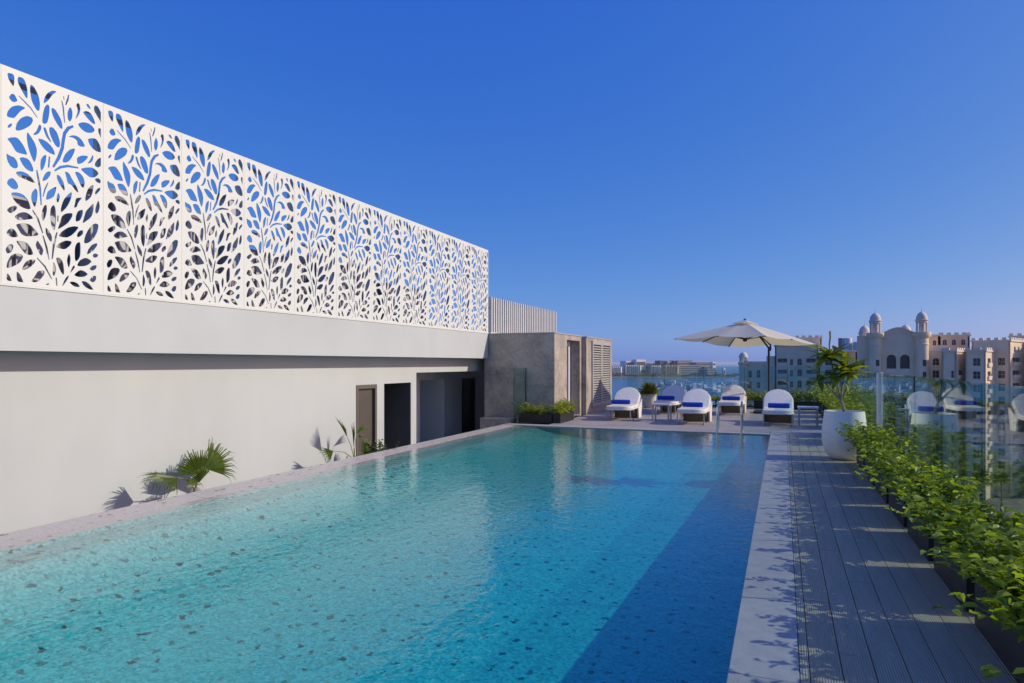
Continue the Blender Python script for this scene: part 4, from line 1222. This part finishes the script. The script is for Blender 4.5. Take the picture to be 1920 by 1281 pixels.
lwing = thing('shaded_apartment_wing', 'shaded apartment wing with small domed turret behind the parasol', 'building', (0, 205, GZ))
facade(lwing, -10.6, 205.0, 0, 6.2, GZ, 1.6, [(1.3, 2.2, -2.6, -.6, 1), (3.6, 4.5, -2.6, -.4, 1)] + [(u, u + .9, -5.6 - 3.15 * k, -4.0 - 3.15 * k, 0) for k in range(6) for u in (1.3, 3.6)])
box('parapet', (-10.4, -4.4, 204.8, 204.99, 1.2, 2.1), 'sandstone_trim', lwing)
box('rear_block', (-10.5, -2.2, 205.5, 220, GZ, 1.5), 'sandstone', lwing)
facade(lwing, -4.4, 204.2, 0, 2.3, GZ, 3.6, [])
rows_ = []
for k in range(9):
    z = 1.0 - 3.15 * k
    rows_ += [(.7, 3.2, z, z + 1.9, 0), (4.0, 4.7, z, z + 1.7, 0), (5.9, 7.0, z, z + 1.9, 1 if k == 0 else 0), (8.2, 10.5, z, z + 1.9, 0)]
block(lwing, -2.1, 203.6, 0, 11.2, 14, GZ, 6.4, rows_, [], True)
block(lwing, 1.6, 208.5, 0, 8.6, 8, 6.5, 8.6, [], [], True)
rows_ = [(u, u + 1.6, 1.0 - 3.15 * k, 2.9 - 3.15 * k, 0) for k in range(9) for u in (1.6, 5.4)]
block(lwing, 9.2, 202.0, 0, 9.4, 14, GZ, 4.6, rows_, [], False)
MB().lathe([(1.2, GZ), (1.2, 1.0), (1.5, 1.3), (1.5, 1.9), (1.2, 1.9), (.001, 1.9)], 16, (-10.7, 204.6)).build('turret', 'sandstone', lwing, True, smooth='auto')
for k in range(6):
    a = k * math.pi / 3 + .3
    MB().lathe([(.17, 1.901), (.17, 3.2)], 8, (-10.7 + .95 * math.cos(a), 204.6 + .95 * math.sin(a))).build('column', 'dome_stone', lwing, True)
dome(lwing, -10.7, 204.6, 3.202, 1.2, 1.45, finial=False)
tk = thing('water_tank', 'white cylindrical water tank on the flat roof left of the domed tower', 'tank', (15.9, 198, 5.0))
MB().lathe([(1.15, .15), (1.15, 3.2), (1.05, 3.3), (.001, 3.35)], 24).build('drum', 'tank_white', tk, smooth='auto')
MB().box(1.3, 3.2, -1, 1, .15, 2.2).build('pump_box', 'tank_white', tk)
MB().box(-2.2, 3.4, -1.4, 1.4, 0, .148).build('plinth', 'tank_white', tk)
MB().box(-2.1, -1.25, -.9, .9, .15, 3.3).build('pump_house', 'hotel_grey', tk)

# palms and trees at the foot of the apartments
def tree_at(name, x, y, h, label, seed, r=2.2):
    t = thing(name, label, 'tree', (x, y, GZ + .6), 0, 'trees at the foot of the apartments')
    MB().tube([(0, 0, 0), (.1, 0, h * .5), (0, .1, h)], .22, 8, .13).build('trunk', 'bark', t, smooth='auto')
    g = np.random.default_rng(seed); N = 260
    a = g.uniform(0, 2 * math.pi, N); el = g.uniform(-.6, 1.2, N)
    D = np.stack([np.cos(a) * np.cos(el), np.sin(a) * np.cos(el), np.sin(el)], 1)
    P = D * g.uniform(.0, .55, N)[:, None] * r + np.array([0, 0, h])
    L = g.uniform(.5, 1.0, N) * r * .6
    leaves_mesh('crown', P, D, np.tile([0., 0., 1.], (N, 1)) + g.normal(0, .3, (N, 3)), L, L * .25, 'tree_leaf', t, .1, .35)
tl = ['leftmost', 'second from the left', 'third from the left', 'fourth from the left', 'fifth from the left', 'sixth from the left', 'rightmost']
for i, (x, y, h) in enumerate([(24, 168, 7), (29, 163, 8), (33, 170, 6.5), (37, 160, 8), (42, 166, 7), (46, 158, 7.5), (52, 165, 8)]):
    tree_at('palm_tree', x, y, h, f'dark green palm at the foot of the apartments, {tl[i]} of the row', 200 + i)

# ------------------------------------------------------------------ island with hotels across the bay
IR = R(22.23)
io = Vector((-353.8, 1454, GZ)); iu = Vector((math.cos(IR), math.sin(IR), 0)); iv = Vector((-math.sin(IR), math.cos(IR), 0))
def ip(s, d=0, z=0): return io + iu * s + iv * d + Vector((0, 0, z))
# land sheet with sandy shore
shore = []
for s in np.linspace(-420, 300, 50):
    shore.append((s, -22 + 5 * math.sin(s * .031) + 3 * math.sin(s * .11)))
def strip(name, mat, off, back, z):
    vs = [tuple(ip(s, d + off, z)) for s, d in shore] + [tuple(ip(s, back, z + 3)) for s, d in shore]
    n_ = len(shore)
    return tag(MB().add(vs, [(i, i + 1, n_ + i + 1, n_ + i) for i in range(n_ - 1)]).build(name, mat), kind='structure')
strip('beach', 'beach_sand', 0, 60, .3); strip('island', 'island_land', 10, 420, 1.2)

def hotel(s, W, d, D, z0, h, mat, label, bays=0, floors=0, fm='hotel_white', roof=None):
    t = thing('island_hotel', label, 'building', tuple(ip(s, d, z0)), IR + (0 if bays else R(24)))
    MB().box(0, W, 0, D, 0, h).build('wall', mat, t)
    if roof: MB().box(-1, W + 1, -1, D + 1, h + .01, h + 1).build('roof', roof, t)
    if bays:
        for k in range(bays):
            u = (k + .5) * W / bays
            q = W / bays * .5
            MB().add([(u - q, -.02, .5), (u - q * .3, -q * 2.2, .5), (u + q * .9, -.02, .5), (u - q, -.02, h * .95), (u - q * .3, -q * 2.2, h * .95), (u + q * .9, -.02, h * .95)],
                     [(0, 1, 4, 3), (1, 2, 5, 4), (0, 3, 5, 2), (3, 4, 5), (2, 1, 0)]).build('bay', fm, t)
    for k in range(floors):
        z = h * (k + .5) / floors
        MB().box(1.2, W - 1.2, -.45, -.01, z - h / floors * .22, z + h / floors * .22).build('window_band', 'hotel_dark', t)
    return t
H = lambda y: 1.6 + (681 - y) * 1.19 - GZ
hotel(-40, 66, 20, 18, 2, H(687) - 2, 'hotel_grey', 'white hotel with vertical bays nearest the louvred doors', 15, 0)
hotel(34, 36, 24, 18, 2, H(684.5) - 2, 'hotel_grey', 'white hotel with vertical bays, second along the island', 8, 4)
hotel(42, 52, 60, 24, 2, H(677) - 2, 'hotel_white', 'broad white hotel with stepped top rising behind the island fronts', 0, 3)
hotel(66, 26, 58, 20, 2, H(674) - 2, 'hotel_white', 'highest white penthouse storey on the island', 0, 2)
hotel(92, 22, 18, 16, 2, H(685) - 2, 'hotel_grey', 'small white hotel with open balconies in the middle of the island', 5, 3)
hotel(98, 24, 62, 24, 2, H(681) - 2, 'hotel_grey', 'grey flat hotel block behind the small white hotel', 0, 4)
hotel(121, 32, 14, 18, 2, H(684.5) - 2, 'hotel_tan', 'brown terraced hotel in the middle of the island', 5, 4, 'hotel_tan')
hotel(121, 16, 60, 20, 2, H(676) - 2, 'hotel_dark', 'dark tower block at the left end of the brown rooftops', 0, 2)
hotel(139, 12, 60, 20, 2, H(677) - 2, 'hotel_tan', 'small tan block between dark rooftops on the island', 0, 2)
hotel(153, 10, 60, 20, 2, H(676) - 2, 'hotel_dark', 'narrow dark block in the island skyline', 0, 2)
hotel(162, 42, 60, 26, 2, H(677) - 2, 'hotel_tan', 'long tan block along the top of the island skyline', 0, 3, roof='hotel_dark')
hotel(154, 62, 16, 24, 2, H(685) - 2, 'hotel_grey', 'long grey terraced hotel on the right half of the island', 0, 5)
hotel(200, 44, 40, 24, 2, H(680.5) - 2, 'hotel_grey', 'grey flat-roofed hotel at the right end of the island', 0, 4, roof='hotel_dark')
hotel(236, 9, 34, 10, 2, H(679) - 2, 'hotel_white', 'white end tower of the grey hotel', 0, 3)
hotel(254, 6, 14, 6, 2, H(690) - 2, 'hotel_white', 'small white turret at the right tip of the island', 0, 1)
hotel(216, 26, 8, 14, 2, H(692) - 2, 'hotel_grey', 'low grey wing at the right end of the island', 0, 3)

# dark belt of trees along the island shore, one far-off mass
g = np.random.default_rng(11)
N = 5200
s = g.uniform(-400, 296, N); d = g.uniform(-8, 16, N) + np.where(g.random(N) < .25, 40, 0)
hh = (4.5 + 3.0 * np.sin(s * .09) * np.sin(s * .023 + 1) + g.normal(0, 1.2, N)).clip(1.5, 12)
z = hh * g.uniform(.1, 1, N) + 1.5
P = np.array([tuple(ip(a, b_, c)) for a, b_, c in zip(s, d, z)])
D = g.normal(0, 1, (N, 3)); D[:, 2] = np.abs(D[:, 2])
L = g.uniform(1.6, 3.4, N)
o = leaves_mesh('island_trees', P, D, g.normal(0, 1, (N, 3)), L, L * .8, 'tree_leaf', None)
tag(o, 'dark belt of trees along the island shore', 'trees', kind='stuff')

# moored boats
def boat_proto(Lb, kind):
    t = thing('moored_boat', '', 'boat', (0, 0, GZ), 0, 'white boats moored in the marina')
    n_ = 9; V = []; F = []
    for i in range(n_):
        u = i / (n_ - 1); hw = Lb * .15 * (1 - u ** 3.2) ** .8 + .02; sh = Lb * (.10 + .05 * u * u)
        V += [(-hw, (u - .5) * Lb, sh), (-hw * .7, (u - .5) * Lb, -.2), (hw * .7, (u - .5) * Lb, -.2), (hw, (u - .5) * Lb, sh)]
    for i in range(n_ - 1):
        for k in range(3): F.append((i * 4 + k, i * 4 + k + 1, i * 4 + 5 + k, i * 4 + 4 + k))
        F.append((i * 4 + 3, i * 4, i * 4 + 4, i * 4 + 7))
    F += [(0, 1, 2, 3)]
    MB().add(V, F).build('hull', 'boat_white', t)
    z = Lb * .10
    if kind == 0:
        MB().box(-Lb * .10, Lb * .10, -Lb * .28, Lb * .16, z, z + Lb * .13).build('cabin', 'boat_white', t, bevel=.15)
        MB().box(-Lb * .102, Lb * .102, -Lb * .24, Lb * .165, z + Lb * .05, z + Lb * .09).build('cabin_windows', 'boat_dark', t)
        MB().box(-Lb * .08, Lb * .08, -Lb * .26, Lb * .04, z + Lb * .131, z + Lb * .21).build('flybridge', 'boat_white', t, bevel=.1)
    else:
        MB().box(-Lb * .07, Lb * .07, -Lb * .15, Lb * .12, z, z + Lb * .07).build('cabin', 'boat_white', t, bevel=.1)
        MB().tube([(0, Lb * .08, z), (0, Lb * .08, z + Lb * 1.15)], .12, 6, .06).build('mast', 'boat_white', t)
    return t
protos = [boat_proto(15, 0), boat_proto(13, 1), boat_proto(20, 0)]
usedp = [False] * 3
g = np.random.default_rng(21)
places = []
def wpt(px, wdep):
    a = (px - 960) / 1243
    return wdep * (-_s + _c * a), wdep * (_c + _s * a)
rows_b = [(960, 1205, 1395, 9), (900, 1215, 1400, 10), (840, 1255, 1402, 12), (790, 1290, 1402, 13), (740, 1310, 1402, 13), (690, 1262, 1400, 14)]
for wd, p0, p1, nb in rows_b:
    for k in range(nb):
        places.append((*wpt(p0 + (p1 - p0) * (k + g.uniform(.2, .8)) / nb, wd + g.uniform(-9, 9)), wd))
rn = {960: 'farthest', 900: 'second farthest', 840: 'third farthest', 790: 'third nearest', 740: 'second nearest', 690: 'nearest'}
for i, (x, y, wd) in enumerate(places):
    k = int(g.choice([0, 0, 1, 2]))
    lb = f'white boat moored in the {rn[wd]} row of the marina behind the loungers'
    if not usedp[k]:
        usedp[k] = True; o = protos[k]; o.location = (x, y, GZ); o['label'] = lb
    else:
        o = dup(protos[k], (x, y, GZ), 0, lb)
    o['group'] = f'boats in the {rn[wd]} marina row'
    o.rotation_euler = (0, 0, R(22 + 180 * int(g.integers(0, 2)) + g.normal(0, 8)) + (R(70) if g.random() < .3 else 0))

# ------------------------------------------------------------------ sea air
m = bpy.data.materials.new('sea_haze'); m.use_nodes = True
n, l = m.node_tree.nodes, m.node_tree.links
n.remove(n['Principled BSDF'])
pv = n.new('ShaderNodeVolumePrincipled')
pv.inputs['Color'].default_value = (.80, .88, 1.0, 1); pv.inputs['Density'].default_value = .00009; pv.inputs['Anisotropy'].default_value = .1
l.new(pv.outputs[0], n['Material Output'].inputs['Volume'])
M['sea_haze'] = m
tag(MB().box(-42000, 42000, -3500, 42000, GZ - 1.5, 17).build('haze', 'sea_haze'), kind='stuff')
